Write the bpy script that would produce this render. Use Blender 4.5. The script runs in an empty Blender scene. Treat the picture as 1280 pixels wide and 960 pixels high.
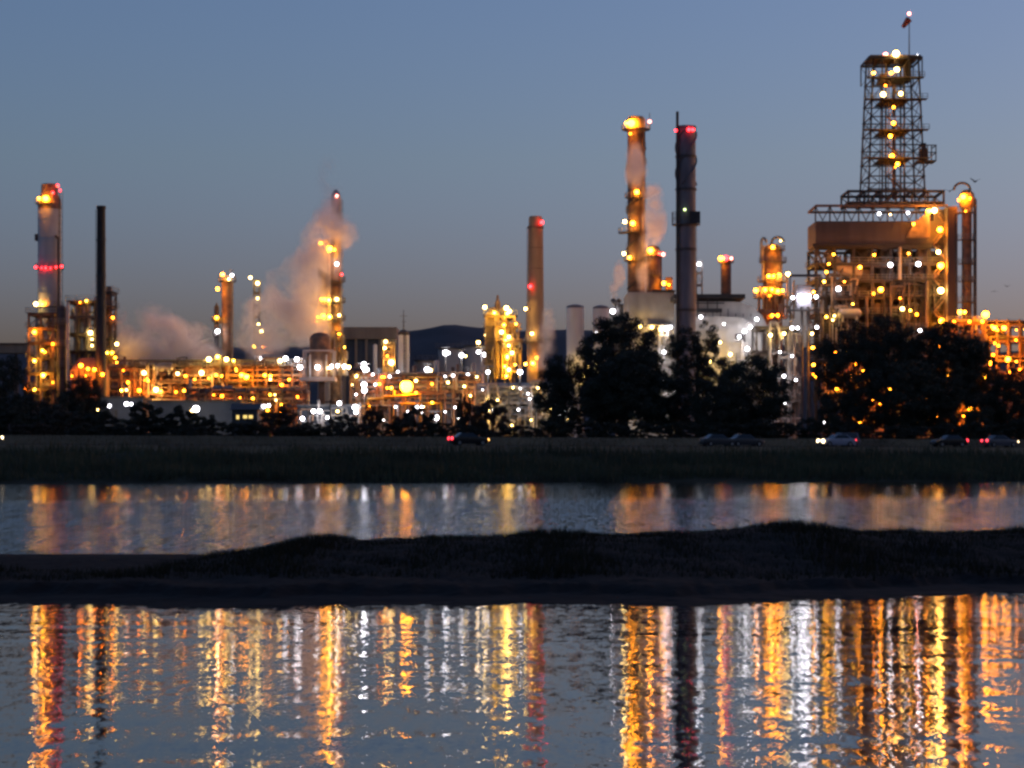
import bpy, bmesh, math, random
import numpy as np
from mathutils import Vector, Matrix

sc = bpy.context.scene
C = sc.collection
R = math.radians
rng = random.Random(7)

# ------------------------------------------------------------------ camera
F, CX, HZ, CH = 2800.0, 640.0, 582.6, 1.6        # focal length in photo pixels, centre, horizon row, eye height
cd = bpy.data.cameras.new('camera'); cam = bpy.data.objects.new('camera', cd); C.objects.link(cam)
cam.location = (0, 0, CH); cam.rotation_euler = (R(90), 0, 0)
cd.sensor_width = 36; cd.lens = 36 * F / 1280; cd.shift_y = (HZ - 480) / 1280
cd.clip_start = 0.5; cd.clip_end = 20000
sc.camera = cam

# ------------------------------------------------------------------ sky and sun (after sunset, afterglow to the right)
SUN_EL, SUN_AZ = 1.5, 65.0
w = bpy.data.worlds.new('World'); sc.world = w; w.use_nodes = True
nt = w.node_tree
sky = nt.nodes.new('ShaderNodeTexSky'); sky.sky_type = 'NISHITA'; sky.sun_disc = False
sky.sun_elevation = R(SUN_EL); sky.sun_rotation = R(SUN_AZ)
sky.air_density = 0.9; sky.dust_density = 2.5; sky.ozone_density = 2.5
wb = nt.nodes.new('ShaderNodeMix'); wb.data_type = 'RGBA'; wb.blend_type = 'MULTIPLY'
wb.inputs[0].default_value = 1.0
wtc = nt.nodes.new('ShaderNodeTexCoord'); wsep = nt.nodes.new('ShaderNodeSeparateXYZ'); wr = nt.nodes.new('ShaderNodeValToRGB')
nt.links.new(wtc.outputs['Generated'], wsep.inputs[0]); nt.links.new(wsep.outputs['Z'], wr.inputs[0]); nt.links.new(wr.outputs[0], wb.inputs[7])
wr.color_ramp.elements[0].position = 0.055; wr.color_ramp.elements[0].color = (0.99, 0.85, 1.42, 1)   # white balance: dusk mauve low down
wr.color_ramp.elements[1].position = 0.135; wr.color_ramp.elements[1].color = (1.13, 0.99, 1.17, 1)
nt.links.new(sky.outputs[0], wb.inputs[6]); nt.links.new(wb.outputs[2], nt.nodes['Background'].inputs[0])
nt.nodes['Background'].inputs[1].default_value = 0.15
sd = bpy.data.lights.new('sun', 'SUN'); sd.energy = 0.02; sd.angle = R(12); sd.color = (1, 0.75, 0.55)
sun = bpy.data.objects.new('sun', sd); C.objects.link(sun)
sun.rotation_euler = (R(90 - 1.5), 0, R(180 - SUN_AZ))

sc.view_settings.view_transform = 'Standard'; sc.view_settings.look = 'None'
sc.view_settings.gamma = 1; sc.view_settings.use_curve_mapping = False
sc.view_settings.exposure = 1.28
sc.render.engine = 'CYCLES'
cy = sc.cycles
cy.use_denoising = True; cy.denoiser = 'OPENIMAGEDENOISE'
cy.max_bounces = 6; cy.diffuse_bounces = 2; cy.glossy_bounces = 3; cy.transmission_bounces = 2
cy.volume_bounces = 4; cy.transparent_max_bounces = 8
cy.sample_clamp_indirect = 1.3; cy.sample_clamp_direct = 9.0
cy.caustics_reflective = False; cy.caustics_refractive = False
cy.pixel_filter_type = 'BLACKMAN_HARRIS'; cy.filter_width = 2.8
cy.volume_step_rate = 2.0; cy.volume_max_steps = 64

# ------------------------------------------------------------------ measuring helpers
def X(px, D): return (px - CX) / F * D
def Z(py, D): return CH + (HZ - py) / F * D
def M(n, D): return n / F * D
def W(px, py, D): return Vector((X(px, D), D, Z(py, D)))
G = 5.0                      # refinery ground level above the water
SH = 0.34                    # the far bank and its road run slightly away to the right
def BD(px, D0): return D0 / (1 - SH * (px - CX) / F)      # depth on the bank line for a pixel column

# ------------------------------------------------------------------ materials
def mat(name, col, rough=0.7, metal=0.0, var=0.3, scale=0.8, bump=0.0, stretch=(1, 1, 1), col2=None):
    m = bpy.data.materials.new(name); m.use_nodes = True
    n = m.node_tree; b = n.nodes['Principled BSDF']
    tc = n.nodes.new('ShaderNodeTexCoord'); mp = n.nodes.new('ShaderNodeMapping'); mp.inputs['Scale'].default_value = stretch
    nz = n.nodes.new('ShaderNodeTexNoise'); nz.inputs['Scale'].default_value = scale; nz.inputs['Detail'].default_value = 6
    n.links.new(tc.outputs['Object'], mp.inputs[0]); n.links.new(mp.outputs[0], nz.inputs['Vector'])
    rp = n.nodes.new('ShaderNodeValToRGB')
    c2 = col2 or tuple(c * (1 - var) for c in col)
    c1 = tuple(min(1, c * (1 + var * 0.5)) for c in col)
    rp.color_ramp.elements[0].position = 0.3; rp.color_ramp.elements[0].color = (*c2, 1)
    rp.color_ramp.elements[1].position = 0.7; rp.color_ramp.elements[1].color = (*c1, 1)
    n.links.new(nz.outputs['Fac'], rp.inputs[0]); n.links.new(rp.outputs[0], b.inputs['Base Color'])
    b.inputs['Specular IOR Level'].default_value = 0.5 if rough < .88 else 0.1
    b.inputs['Roughness'].default_value = rough; b.inputs['Metallic'].default_value = metal
    if bump:
        bp = n.nodes.new('ShaderNodeBump'); bp.inputs['Strength'].default_value = bump; bp.inputs['Distance'].default_value = 0.1
        n.links.new(nz.outputs['Fac'], bp.inputs['Height']); n.links.new(bp.outputs[0], b.inputs['Normal'])
    return m

def emit(name, col, s):
    m = bpy.data.materials.new(name); m.use_nodes = True
    n = m.node_tree; b = n.nodes['Principled BSDF']
    b.inputs['Base Color'].default_value = (0.8, 0.8, 0.8, 1)
    b.inputs['Emission Color'].default_value = (*col, 1); b.inputs['Emission Strength'].default_value = s
    return m

MT = dict(
    steel=mat('galvanised_steel', (0.22, 0.215, 0.21), 0.55, 0.3, 0.35, 1.2),
    dark=mat('dark_steel', (0.07, 0.062, 0.06), 0.6, 0.3, 0.4, 1.0),
    rust=mat('weathered_brown_steel', (0.25, 0.145, 0.085), 0.75, 0.1, 0.45, 0.9, col2=(0.12, 0.075, 0.055)),
    brown=mat('brown_cladding', (0.105, 0.07, 0.053), 0.7, 0.0, 0.25, 0.5, stretch=(1, 1, 0.15)),
    tan=mat('tan_cladding', (0.30, 0.215, 0.14), 0.75, 0.0, 0.25, 0.6, stretch=(1, 1, 0.2)),
    concrete=mat('concrete', (0.42, 0.385, 0.335), 0.85, 0.0, 0.25, 0.4, stretch=(1, 1, 0.4)),
    pale=mat('pale_painted_steel', (0.48, 0.46, 0.43), 0.5, 0.0, 0.22, 0.5, stretch=(1, 1, 0.3)),
    white=mat('white_paint', (0.68, 0.67, 0.64), 0.5, 0.0, 0.15, 0.5, stretch=(1, 1, 0.3)),
    insul=mat('insulation_jacket', (0.36, 0.33, 0.31), 0.45, 0.35, 0.25, 0.7, stretch=(1, 1, 0.3)),
    black=mat('black_stack_paint', (0.022, 0.022, 0.024), 0.6, 0.0, 0.3, 0.8),
    navy=mat('dark_blue_grey_steel', (0.135, 0.13, 0.15), 0.55, 0.1, 0.3, 0.7, stretch=(1, 1, 0.3)),
    blue=mat('blue_grey_siding', (0.075, 0.088, 0.11), 0.7, 0.0, 0.2, 0.5),
    brick=mat('sooty_tan_brick', (0.40, 0.265, 0.16), 0.85, 0.0, 0.25, 0.6, stretch=(1, 1, 0.35)),
    grating=mat('deck_grating', (0.11, 0.10, 0.095), 0.8, 0.2, 0.3, 2.0),
    yellow=mat('yellow_paint', (0.55, 0.33, 0.04), 0.6, 0.0, 0.25, 1.0),
    ochre=mat('ochre_cladding', (0.42, 0.28, 0.11), 0.7, 0.0, 0.3, 0.6),
    derrick=mat('dark_derrick_steel', (0.04, 0.03, 0.026), 0.7, 0.1, 0.3, 1.0),  # darker tone than the other frame steel
    dark_brown=mat('dark_brown_steel', (0.13, 0.08, 0.058), 0.75, 0.1, 0.45, 0.8, col2=(0.06, 0.042, 0.036)),  # darker variant of the weathered brown steel
    bark=mat('bark', (0.07, 0.055, 0.042), 0.9, 0, 0.4, 2.0, bump=0.3),
    leaf=mat('dark_leaves', (0.028, 0.032, 0.017), 0.8, 0, 0.45, 0.5),
    leafb=mat('brownish_leaves', (0.06, 0.045, 0.028), 0.8, 0, 0.45, 0.5),
    reed=mat('reed_blades', (0.05, 0.055, 0.024), 0.85, 0, 0.45, 0.15),
    dry=mat('dry_verge_grass', (0.11, 0.085, 0.045), 0.9, 0, 0.45, 0.12),
    soil=mat('bank_soil', (0.04, 0.04, 0.026), 0.95, 0, 0.4, 0.3, bump=0.4),
    ground=mat('yard_ground', (0.12, 0.11, 0.095), 0.95, 0, 0.35, 0.05),
    asphalt=mat('asphalt', (0.05, 0.05, 0.052), 0.9, 0, 0.25, 0.6),
    mud=mat('dark_wet_mud', (0.009, 0.0085, 0.0085), 0.95, 0, 0.45, 1.6, bump=0.6),
    tuft=mat('dark_marsh_grass', (0.018, 0.02, 0.012), 0.9, 0, 0.4, 0.8),
    hill=mat('hazed_hills', (0.11, 0.09, 0.09), 0.95, 0, 0.35, 0.004),  # base colour lightened to stand in for distance haze
    rubber=mat('tyre_rubber', (0.02, 0.02, 0.02), 0.9, 0, 0.2, 3),
    glass=mat('dark_car_glass', (0.015, 0.017, 0.02), 0.08, 0, 0.1, 1),
    feather=mat('dark_feathers', (0.05, 0.045, 0.045), 0.9, 0, 0.3, 6),
    cloth=mat('windsock_cloth', (0.28, 0.06, 0.04), 0.9, 0, 0.2, 2),
)
EM = dict(
    s=emit('sodium_lamp_glow', (1.0, 0.31, 0.010), 66.0),
    o=emit('deep_orange_lamp_glow', (1.0, 0.20, 0.004), 70.0),  # many of these are fill lamps added to light the racks orange
    y=emit('yellow_lamp_glow', (1.0, 0.48, 0.03), 48.0),
    w=emit('white_lamp_glow', (0.95, 0.92, 1.0), 20.0),
    k=emit('warm_white_lamp_glow', (1.0, 0.62, 0.16), 42.0),
    r=emit('red_beacon_glow', (1.0, 0.012, 0.016), 7.0),
    p=emit('pink_beacon_glow', (1.0, 0.22, 0.16), 6.0),
    g=emit('green_lamp_glow', (0.75, 1.0, 0.35), 2.0),
    h=emit('headlight_glow', (1.0, 0.74, 0.40), 3.5),
    t=emit('tail_light_glow', (1.0, 0.03, 0.04), 2.0),
    a=emit('amber_side_light_glow', (1.0, 0.45, 0.08), 2.0),
    win=emit('lit_window_glow', (1.0, 0.68, 0.12), 0.5),
)

# ------------------------------------------------------------------ mesh building
class MB:
    def __init__(s): s.v = []; s.f = []; s.smooth = False
    def add(s, vs, fs):
        o = len(s.v); s.v += [tuple(v) for v in vs]; s.f += [tuple(i + o for i in f) for f in fs]; return s
    def box(s, x0, x1, y0, y1, z0, z1):
        return s.add([(x0, y0, z0), (x1, y0, z0), (x1, y1, z0), (x0, y1, z0), (x0, y0, z1), (x1, y0, z1), (x1, y1, z1), (x0, y1, z1)],
                     [(3, 2, 1, 0), (4, 5, 6, 7), (0, 1, 5, 4), (1, 2, 6, 5), (2, 3, 7, 6), (3, 0, 4, 7)])
    def bar(s, p, q, r, n=4, r2=None):
        p = Vector(p); q = Vector(q); d = (q - p)
        if d.length < 1e-6: return s
        d.normalize(); u = d.orthogonal() if abs(d.z) > .99 else d.cross(Vector((0, 0, 1)))
        u.normalize(); v = d.cross(u); r2 = r if r2 is None else r2
        vs = []
        for c, rr in ((p, r), (q, r2)):
            for k in range(n):
                a = 2 * math.pi * (k + .5) / n
                vs.append(c + (u * math.cos(a) + v * math.sin(a)) * rr)
        fs = [(k, (k + 1) % n, n + (k + 1) % n, n + k) for k in range(n)]
        fs += [tuple(range(n))[::-1], tuple(range(n, 2 * n))]
        return s.add(vs, fs)
    def path(s, pts, r, n=8):
        for a, b in zip(pts[:-1], pts[1:]): s.bar(a, b, r, n)
        return s
    def lathe(s, x, y, prof, n=20):           # prof: [(r, z)...] bottom to top, closed at the ends
        vs = []; fs = []
        for r, z in prof:
            for k in range(n):
                a = 2 * math.pi * k / n; vs.append((x + r * math.cos(a), y + r * math.sin(a), z))
        m = len(prof)
        for i in range(m - 1):
            for k in range(n):
                fs.append((i * n + k, i * n + (k + 1) % n, (i + 1) * n + (k + 1) % n, (i + 1) * n + k))
        fs += [tuple(range(n))[::-1], tuple(range((m - 1) * n, m * n))]
        return s.add(vs, fs)
    def drum(s, p, q, r, n=14):               # horizontal vessel with rounded ends
        p = Vector(p); q = Vector(q); d = (q - p).normalized()
        for t0, t1, ra, rb in ((-.5, -.25, .5, .87), (-.25, 0, .87, 1)):
            s.bar(p + d * r * t0, p + d * r * t1, r * ra, n, r * rb); s.bar(q - d * r * t0, q - d * r * t1, r * ra, n, r * rb)
        return s.bar(p, q, r, n)
    def mesh(s, name, m, base=(0, 0, 0), smooth=False):
        me = bpy.data.meshes.new(name); bx, by, bz = base
        me.from_pydata([(a - bx, b - by, c - bz) for a, b, c in s.v], [], s.f)
        if m: me.materials.append(m)
        if smooth:
            me.polygons.foreach_set('use_smooth', [True] * len(me.polygons))
            try: me.set_sharp_from_angle(angle=R(40))
            except Exception: pass
        me.update(); return me

def link(name, me, parent=None, loc=(0, 0, 0), rot=None, scale=None):
    o = bpy.data.objects.new(name, me); C.objects.link(o); o.location = loc
    if rot is not None: o.rotation_euler = rot
    if scale is not None: o.scale = scale
    if parent: o.parent = parent
    return o
def struct(name, mb, m, smooth=False):
    o = link(name, mb.mesh(name, m, smooth=smooth)); o['kind'] = 'structure'; return o
def npmesh(name, V, faces_n, m, nper=4):      # fast: V (n*nper,3) with consecutive polygons of nper corners
    me = bpy.data.meshes.new(name); nv = len(V); nf = nv // nper
    me.vertices.add(nv); me.vertices.foreach_set('co', V.astype(np.float32).ravel())
    me.loops.add(nv); me.loops.foreach_set('vertex_index', np.arange(nv, dtype=np.int32))
    me.polygons.add(nf); me.polygons.foreach_set('loop_start', np.arange(0, nv, nper, dtype=np.int32))
    me.update(calc_edges=True); me.materials.append(m); me.validate(); return me

# shared lamp meshes
def ico(sub=1):
    bm = bmesh.new(); bmesh.ops.create_icosphere(bm, subdivisions=sub, radius=1.0)
    v = [tuple(x.co) for x in bm.verts]; f = [tuple(q.index for q in p.verts) for p in bm.faces]; bm.free(); return v, f
_iv, _if = ico(2)
LAMPM = {k: MB().add(_iv, _if).mesh('lamp_' + m.name, m, smooth=True) for k, m in EM.items()}
HOOD = MB().lathe(0, 0, [(0.62, 0.80), (0.72, 0.86), (0.6, 1.02), (0.3, 1.2), (0.1, 1.3), (0.1, 1.7)], 12).mesh('hood', MT['dark'])

class Thing:
    def __init__(s, name, label, cat, base, group=None):
        s.base = Vector(base); o = bpy.data.objects.new(name, None); C.objects.link(o); o.location = s.base
        o.empty_display_size = 0.5; o['label'] = label; o['category'] = cat
        if group: o['group'] = group
        s.o = o
    def part(s, name, mb, m, parent=None, smooth=False, label=None):
        p = link(name, mb.mesh(name, MT[m] if isinstance(m, str) else m, s.base, smooth), parent or s.o)
        if label: p['label'] = label
        return p
    def lamp(s, px, py, D, k='s', r=0.5, hood=True):
        p = W(px, py, D) - s.base; r *= (0.75 if k in 'rp' else 0.52) * rng.uniform(0.72, 1.25)
        o = link('lamp', LAMPM[k], s.o, p, None, (r, r, r))
        if hood and k not in 'rpg': link('lamp_hood', HOOD, o)
        return o
    def lamps(s, D, lst):
        for a in lst: s.lamp(a[0], a[1], D, a[2] if len(a) > 2 else 's', a[3] if len(a) > 3 else 0.5)
    def service_lamps(s, px0, px1, ys, D, n, ks, seed):
        g = random.Random(seed)
        for i in range(n): s.lamp(g.uniform(px0, px1), g.choice(ys) + g.uniform(-1.5, 1.5), D, g.choice(ks), g.uniform(.22, .42))
    # ---- reusable pieces of plant
    def vessel(s, x, y, z0, z1, r, m='insul', head='dome', n=20, name='shell', rings=0, taper=1.0):
        rt = r * taper
        prof = [(r, z0), (rt, z1)]
        if head == 'dome': prof += [(rt * .92, z1 + rt * .28), (rt * .7, z1 + rt * .5), (rt * .35, z1 + rt * .62), (rt * .05, z1 + rt * .66)]
        elif head == 'cone': prof += [(rt * .35, z1 + rt * .9), (rt * .3, z1 + rt * 1.5)]
        elif head == 'open': prof += [(rt * 1.06, z1), (rt * 1.06, z1 + .5), (rt * .85, z1 + .5), (rt * .85, z1 - 1.0)]
        p = s.part(name, MB().lathe(x, y, prof, n), m, smooth=True)
        for k in range(rings):
            t = (k + .5) / rings; z = z0 + (z1 - z0) * t; rr = r + (rt - r) * t
            s.part('band', MB().lathe(x, y, [(rr + .002, z - .12), (rr + .07, z - .1), (rr + .07, z + .1), (rr + .002, z + .12)], n), m, p, smooth=True)
        return p
    def ring(s, x, y, z, r0, r1, m='grating', rail=True, a0=0, a1=360, name='platform', h=1.1):
        n = max(6, int(abs(a1 - a0) / 20)); full = abs(a1 - a0) >= 360
        mb = MB(); A = [R(a0 + (a1 - a0) * k / n) for k in range(n + 1)]
        for a, b in zip(A[:-1], A[1:]):
            c = [(x + rr * math.cos(t), y + rr * math.sin(t)) for rr, t in ((r0, a), (r1, a), (r1, b), (r0, b))]
            mb.add([(u, v, z - .12) for u, v in c] + [(u, v, z + .05) for u, v in c],
                   [(3, 2, 1, 0), (4, 5, 6, 7), (0, 1, 5, 4), (1, 2, 6, 5), (2, 3, 7, 6), (3, 0, 4, 7)])
        p = s.part(name, mb, m)
        if rail:
            rb = MB(); P = [(x + r1 * math.cos(t), y + r1 * math.sin(t)) for t in A]
            for zz in (h, h * .5):
                for u, v in zip(P[:-1], P[1:]): rb.bar((*u, z + zz), (*v, z + zz), .05, 4)
            for u in P: rb.bar((*u, z), (*u, z + h), .05, 4)
            s.part('railing', rb, 'steel' if m == 'grating' else m, p)
        return p
    def ladder(s, x, y, z0, z1, wd=.5, m='steel', cage=True):
        mb = MB(); mb.bar((x - wd / 2, y, z0), (x - wd / 2, y, z1), .06); mb.bar((x + wd / 2, y, z0), (x + wd / 2, y, z1), .06)
        z = z0
        while z < z1:
            mb.bar((x - wd / 2, y, z), (x + wd / 2, y, z), .03); z += .9
        if cage:
            z = z0 + 2
            while z < z1:
                mb.path([(x - wd / 2, y, z), (x - wd * .7, y - .6, z), (x, y - .85, z), (x + wd * .7, y - .6, z), (x + wd / 2, y, z)], .04, 4); z += 1.8
            mb.bar((x, y - .85, z0 + 2), (x, y - .85, z1), .04)
        return s.part('ladder', mb, m)
    def frame(s, x0, x1, y0, y1, z0, levels, nx=3, ny=2, m='dark', cs=.28, brace='X', decks=True, rail=True, skip=(), deckm='grating', bevery=1):
        xs = [x0 + (x1 - x0) * i / (nx - 1) for i in range(nx)]; ys = [y0 + (y1 - y0) * j / (ny - 1) for j in range(ny)]
        zt = levels[-1]
        for x in xs:
            for y in ys:
                s.part('column', MB().box(x - cs, x + cs, y - cs, y + cs, z0, zt - .02), m)
        zp = z0
        for li, z in enumerate(levels):
            mb = MB(); b = cs * .8
            for y in ys: mb.box(x0 - cs * 1.1, x1 + cs * 1.1, y - b, y + b, z - .55, z)
            for x in xs:
                if y1 > y0: mb.box(x - b * .96, x + b * .96, y0 + b, y1 - b, z - .53, z - .01)
            s.part('beam', mb, m)
            if brace and li % bevery == 0:
                br = MB()
                for i in range(nx - 1):
                    if (i + li) % 2 == 0 or brace == 'XX':
                        for y in (ys[0], ys[-1]):
                            br.bar((xs[i], y, zp), (xs[i + 1], y, z - .5), cs * .45)
                            if brace in ('X', 'XX'): br.bar((xs[i + 1], y, zp), (xs[i], y, z - .5), cs * .45)
                for x in (xs[0], xs[-1]): br.bar((x, ys[0], zp), (x, ys[-1], z - .5), cs * .45)
                s.part('bracing', br, m)
            if decks and li not in skip:
                d = s.part('deck', MB().box(x0 - .6, x1 + .6, y0 - .6, y1 + .6, z + .01, z + .12), deckm)
                if rail:
                    rb = MB()
                    for zz in (.6, 1.15):
                        rb.bar((x0 - .6, y0 - .6, z + zz), (x1 + .6, y0 - .6, z + zz), .055); rb.bar((x0 - .6, y1 + .6, z + zz), (x1 + .6, y1 + .6, z + zz), .055)
                        rb.bar((x0 - .6, y0 - .6, z + zz), (x0 - .6, y1 + .6, z + zz), .055); rb.bar((x1 + .6, y0 - .6, z + zz), (x1 + .6, y1 + .6, z + zz), .055)
                    k = max(2, int((x1 - x0) / 1.8))
                    for i in range(k + 1):
                        xx = x0 - .6 + (x1 - x0 + 1.2) * i / k
                        for yy in (y0 - .6, y1 + .6): rb.bar((xx, yy, z + .1), (xx, yy, z + 1.15), .05)
                    s.part('railing', rb, 'steel', d)
            zp = z
    def stair(s, x0, x1, y, zs, m='dark', wd=.9):
        for i, (a, b) in enumerate(zip(zs[:-1], zs[1:])):
            p, q = ((x0, a), (x1, b)) if i % 2 == 0 else ((x1, a), (x0, b))
            mb = MB()
            for yy in (y, y - wd):
                mb.bar((p[0], yy, p[1] + .15), (q[0], yy, q[1] + .15), .13); mb.bar((p[0], yy, p[1] + 1.15), (q[0], yy, q[1] + 1.15), .05)
            k = max(3, int((b - a) / .25))
            for j in range(k):
                t = (j + .5) / k; xx = p[0] + (q[0] - p[0]) * t; zz = p[1] + (q[1] - p[1]) * t
                mb.box(xx - .13, xx + .13, y - wd, y, zz + .1, zz + .14)
            s.part('stair_flight', mb, m)
    def clutter(s, x0, x1, y0, y1, z0, z1, n=20, ms=('insul', 'steel', 'rust', 'pale'), rmax=.35, seed=1, drums=2):
        g = random.Random(seed); U = g.uniform
        for i in range(n):
            x, y, z = U(x0, x1), U(y0, y1), U(z0, z1); r = U(.09, rmax); m = g.choice(ms); k = g.random()
            if k < .42:
                a, b = sorted((U(x0, x1), U(x0, x1)))
                zz = min(z1, z + U(-4, 4)) if g.random() < .6 else z0
                pts = [(a, y, zz), (a, y, z), (b, y, z), (b, y, max(z0, z - U(1, 7)))]
            elif k < .75:
                pts = [(x, y, z0), (x, y, z), (min(x1, x + U(.8, 3)), y, z), (min(x1, x + U(.8, 3)), y, max(z0, z - U(1, 5)))]
            else:
                pts = [(x, y0, z), (x, y, z), (x, y, max(z0, z - U(2, 8)))]
            s.part('pipe', MB().path(pts, r, 8), m, smooth=True)
        for i in range(drums):
            x, y, z = U(x0, x1), U(y0, y1), U(z0 + 1, z1); r = U(.6, 1.3); l = U(2.5, 5)
            xa, xb = max(x0, x - l / 2), min(x1, x + l / 2)
            if xb - xa < 1: continue
            d = s.part('drum', MB().drum((xa, y, z), (xb, y, z), r), g.choice(ms), smooth=True)
            for xx in (xa + .3, xb - .7): s.part('saddle', MB().box(xx, xx + .4, y - r * .8, y + r * .8, z - r - .8, z - r * .5), 'concrete', d)

# ================================================================== SETTING
def ridge(px):
    pts = [(-700, 432), (-200, 436), (0, 438), (60, 440), (300, 432), (505, 413), (545, 408), (600, 410), (640, 412), (700, 413), (770, 409), (860, 425), (1000, 432), (1200, 440), (1500, 436), (2000, 440)]
    for (a, b), (c, d) in zip(pts[:-1], pts[1:]):
        if a <= px <= c: return b + (d - b) * (px - a) / (c - a)
    return 440
g = np.random.default_rng(3)
ph = g.uniform(0, 6.28, 40)
def hill_mesh():
    D0 = 5200; mb = MB(); n = 160; rows = [(0, 0.0), (250, .45), (500, .8), (750, .97), (900, 1.0), (1600, .6), (2400, 0)]
    vs = []
    for dy, k in rows:
        for i in range(n):
            px = -700 + 2700 * i / (n - 1); D = D0 + dy
            top = Z(ridge(px), D0 + 900) + 5 * sum(math.sin(px * .013 * (j + 1) + ph[j]) / (j + 1) for j in range(9))
            vs.append((X(px, D0), D, G - 2 + (top - G) * k))
    fs = [(r * n + i, r * n + i + 1, (r + 1) * n + i + 1, (r + 1) * n + i) for r in range(len(rows) - 1) for i in range(n - 1)]
    return mb.add(vs, fs)
struct('hills', hill_mesh(), MT['hill'], True)

# ground sheet of the plant, reaching the horizon
def bline(x, d): return d + SH * max(-400, min(400, x))
mb = MB()
xs = [-9000, -1500, -400, -200, 0, 200, 400, 1500, 9000]
vs = [(x, bline(x, 264.0), G) for x in xs] + [(x, 900, G) for x in xs] + [(x, 14000, G) for x in xs]
n = len(xs)
mb.add(vs, [(r * n + i, r * n + i + 1, (r + 1) * n + i + 1, (r + 1) * n + i) for r in range(2) for i in range(n - 1)])
struct('ground', mb, MT['ground'])

# the far bank: reed slope, road, verge
def strip(prof, m, name, nx=240, xr=320, jit=.25):
    q = np.random.default_rng(5); vs = []; fs = []
    for d, z in prof:
        for i in range(nx):
            x = -xr + 2 * xr * i / (nx - 1)
            e = 0.9 * math.sin(x * .11 + ph[1]) + .6 * math.sin(x * .29 + ph[2]) if z < .2 else 0
            vs.append((x, bline(x, d) + e, z + (q.uniform(-jit, jit) if .2 < z < 3.6 else 0)))
    for r in range(len(prof) - 1):
        for i in range(nx - 1): fs.append((r * nx + i, r * nx + i + 1, (r + 1) * nx + i + 1, (r + 1) * nx + i))
    return struct(name, MB().add(vs, fs), m, True)
strip([(216.5, -.6), (220, .02), (222, .5), (226, .9), (231, 1.5), (236, 2.2), (240, 2.9)], MT['soil'], 'marsh_bank')
strip([(240, 2.9), (243, 3.4), (246.5, 3.72), (249.6, 3.84)], MT['dry'], 'verge', jit=.05)
strip([(249.6, 3.84), (249.7, 3.9), (257.3, 3.9), (257.4, 3.84)], MT['asphalt'], 'road', jit=0)
strip([(257.4, 3.84), (259, 4.0), (262, 4.7), (264, G)], MT['dry'], 'far_verge', jit=.05)

# reed and grass blades (uncountable)
def blades(name, P, H, wid, m, lean=.35, label=None, cat=None, seed=1):
    q = np.random.default_rng(seed); n = len(P)
    a = q.uniform(0, math.pi, n); hh = H * q.uniform(.55, 1.15, n); ww = wid * q.uniform(.6, 1.3, n)
    dx = np.cos(a) * ww; dy = np.sin(a) * ww; lx = q.normal(0, lean, n) * hh; ly = q.normal(0, lean, n) * hh
    V = np.zeros((n, 3, 3)); V[:, 0] = P; V[:, 1] = P; V[:, 2] = P
    V[:, 0, 0] -= dx; V[:, 0, 1] -= dy; V[:, 1, 0] += dx; V[:, 1, 1] += dy
    V[:, 2, 0] += lx; V[:, 2, 1] += ly; V[:, 2, 2] += hh; V[:, :2, 2] -= .05
    o = link(name, npmesh(name, V.reshape(-1, 3), n, m, 3)); o['kind'] = 'stuff'
    if label: o['label'] = label; o['category'] = cat
    return o
prof = np.array([(216.5, -.6), (220, .02), (222, .5), (226, .9), (231, 1.5), (236, 2.2), (240, 2.9), (243, 3.4), (246.5, 3.72), (249.6, 3.84), (257.4, 3.84), (259, 4.0), (262, 4.7), (264, G)])
n = 52000
x = g.uniform(-110, 120, n); d = 220.2 + 20.5 * g.random(n) ** 1.1
cl = .6 + .7 * np.sin(x * .21 + 1) * np.sin(d * .5 + x * .07) + .45 * np.sin(x * .63 + d * .3) * np.sin(x * .17) + .3 * np.sin(x * 1.9 + d)
P = np.stack([x, d + SH * x + .5 * np.sin(x * .11), np.interp(d, prof[:, 0], prof[:, 1])], 1)
blades('reeds', P, np.clip(.8 + .5 * cl, .3, 1.9), .07, MT['reed'], .18, 'dark green reeds covering the far bank down to the water', 'reeds', 2)
n = 16000
x = g.uniform(-110, 120, n); d = np.where(g.random(n) < .5, g.uniform(240, 249, n), g.uniform(257.8, 264, n))
P = np.stack([x, d + SH * x, np.interp(d, prof[:, 0], prof[:, 1])], 1)
blades('verge_grass', P, np.full(n, .28), .05, MT['dry'], .4, 'short dry pale grass along the roadside verge', 'grass', 3)

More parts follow.
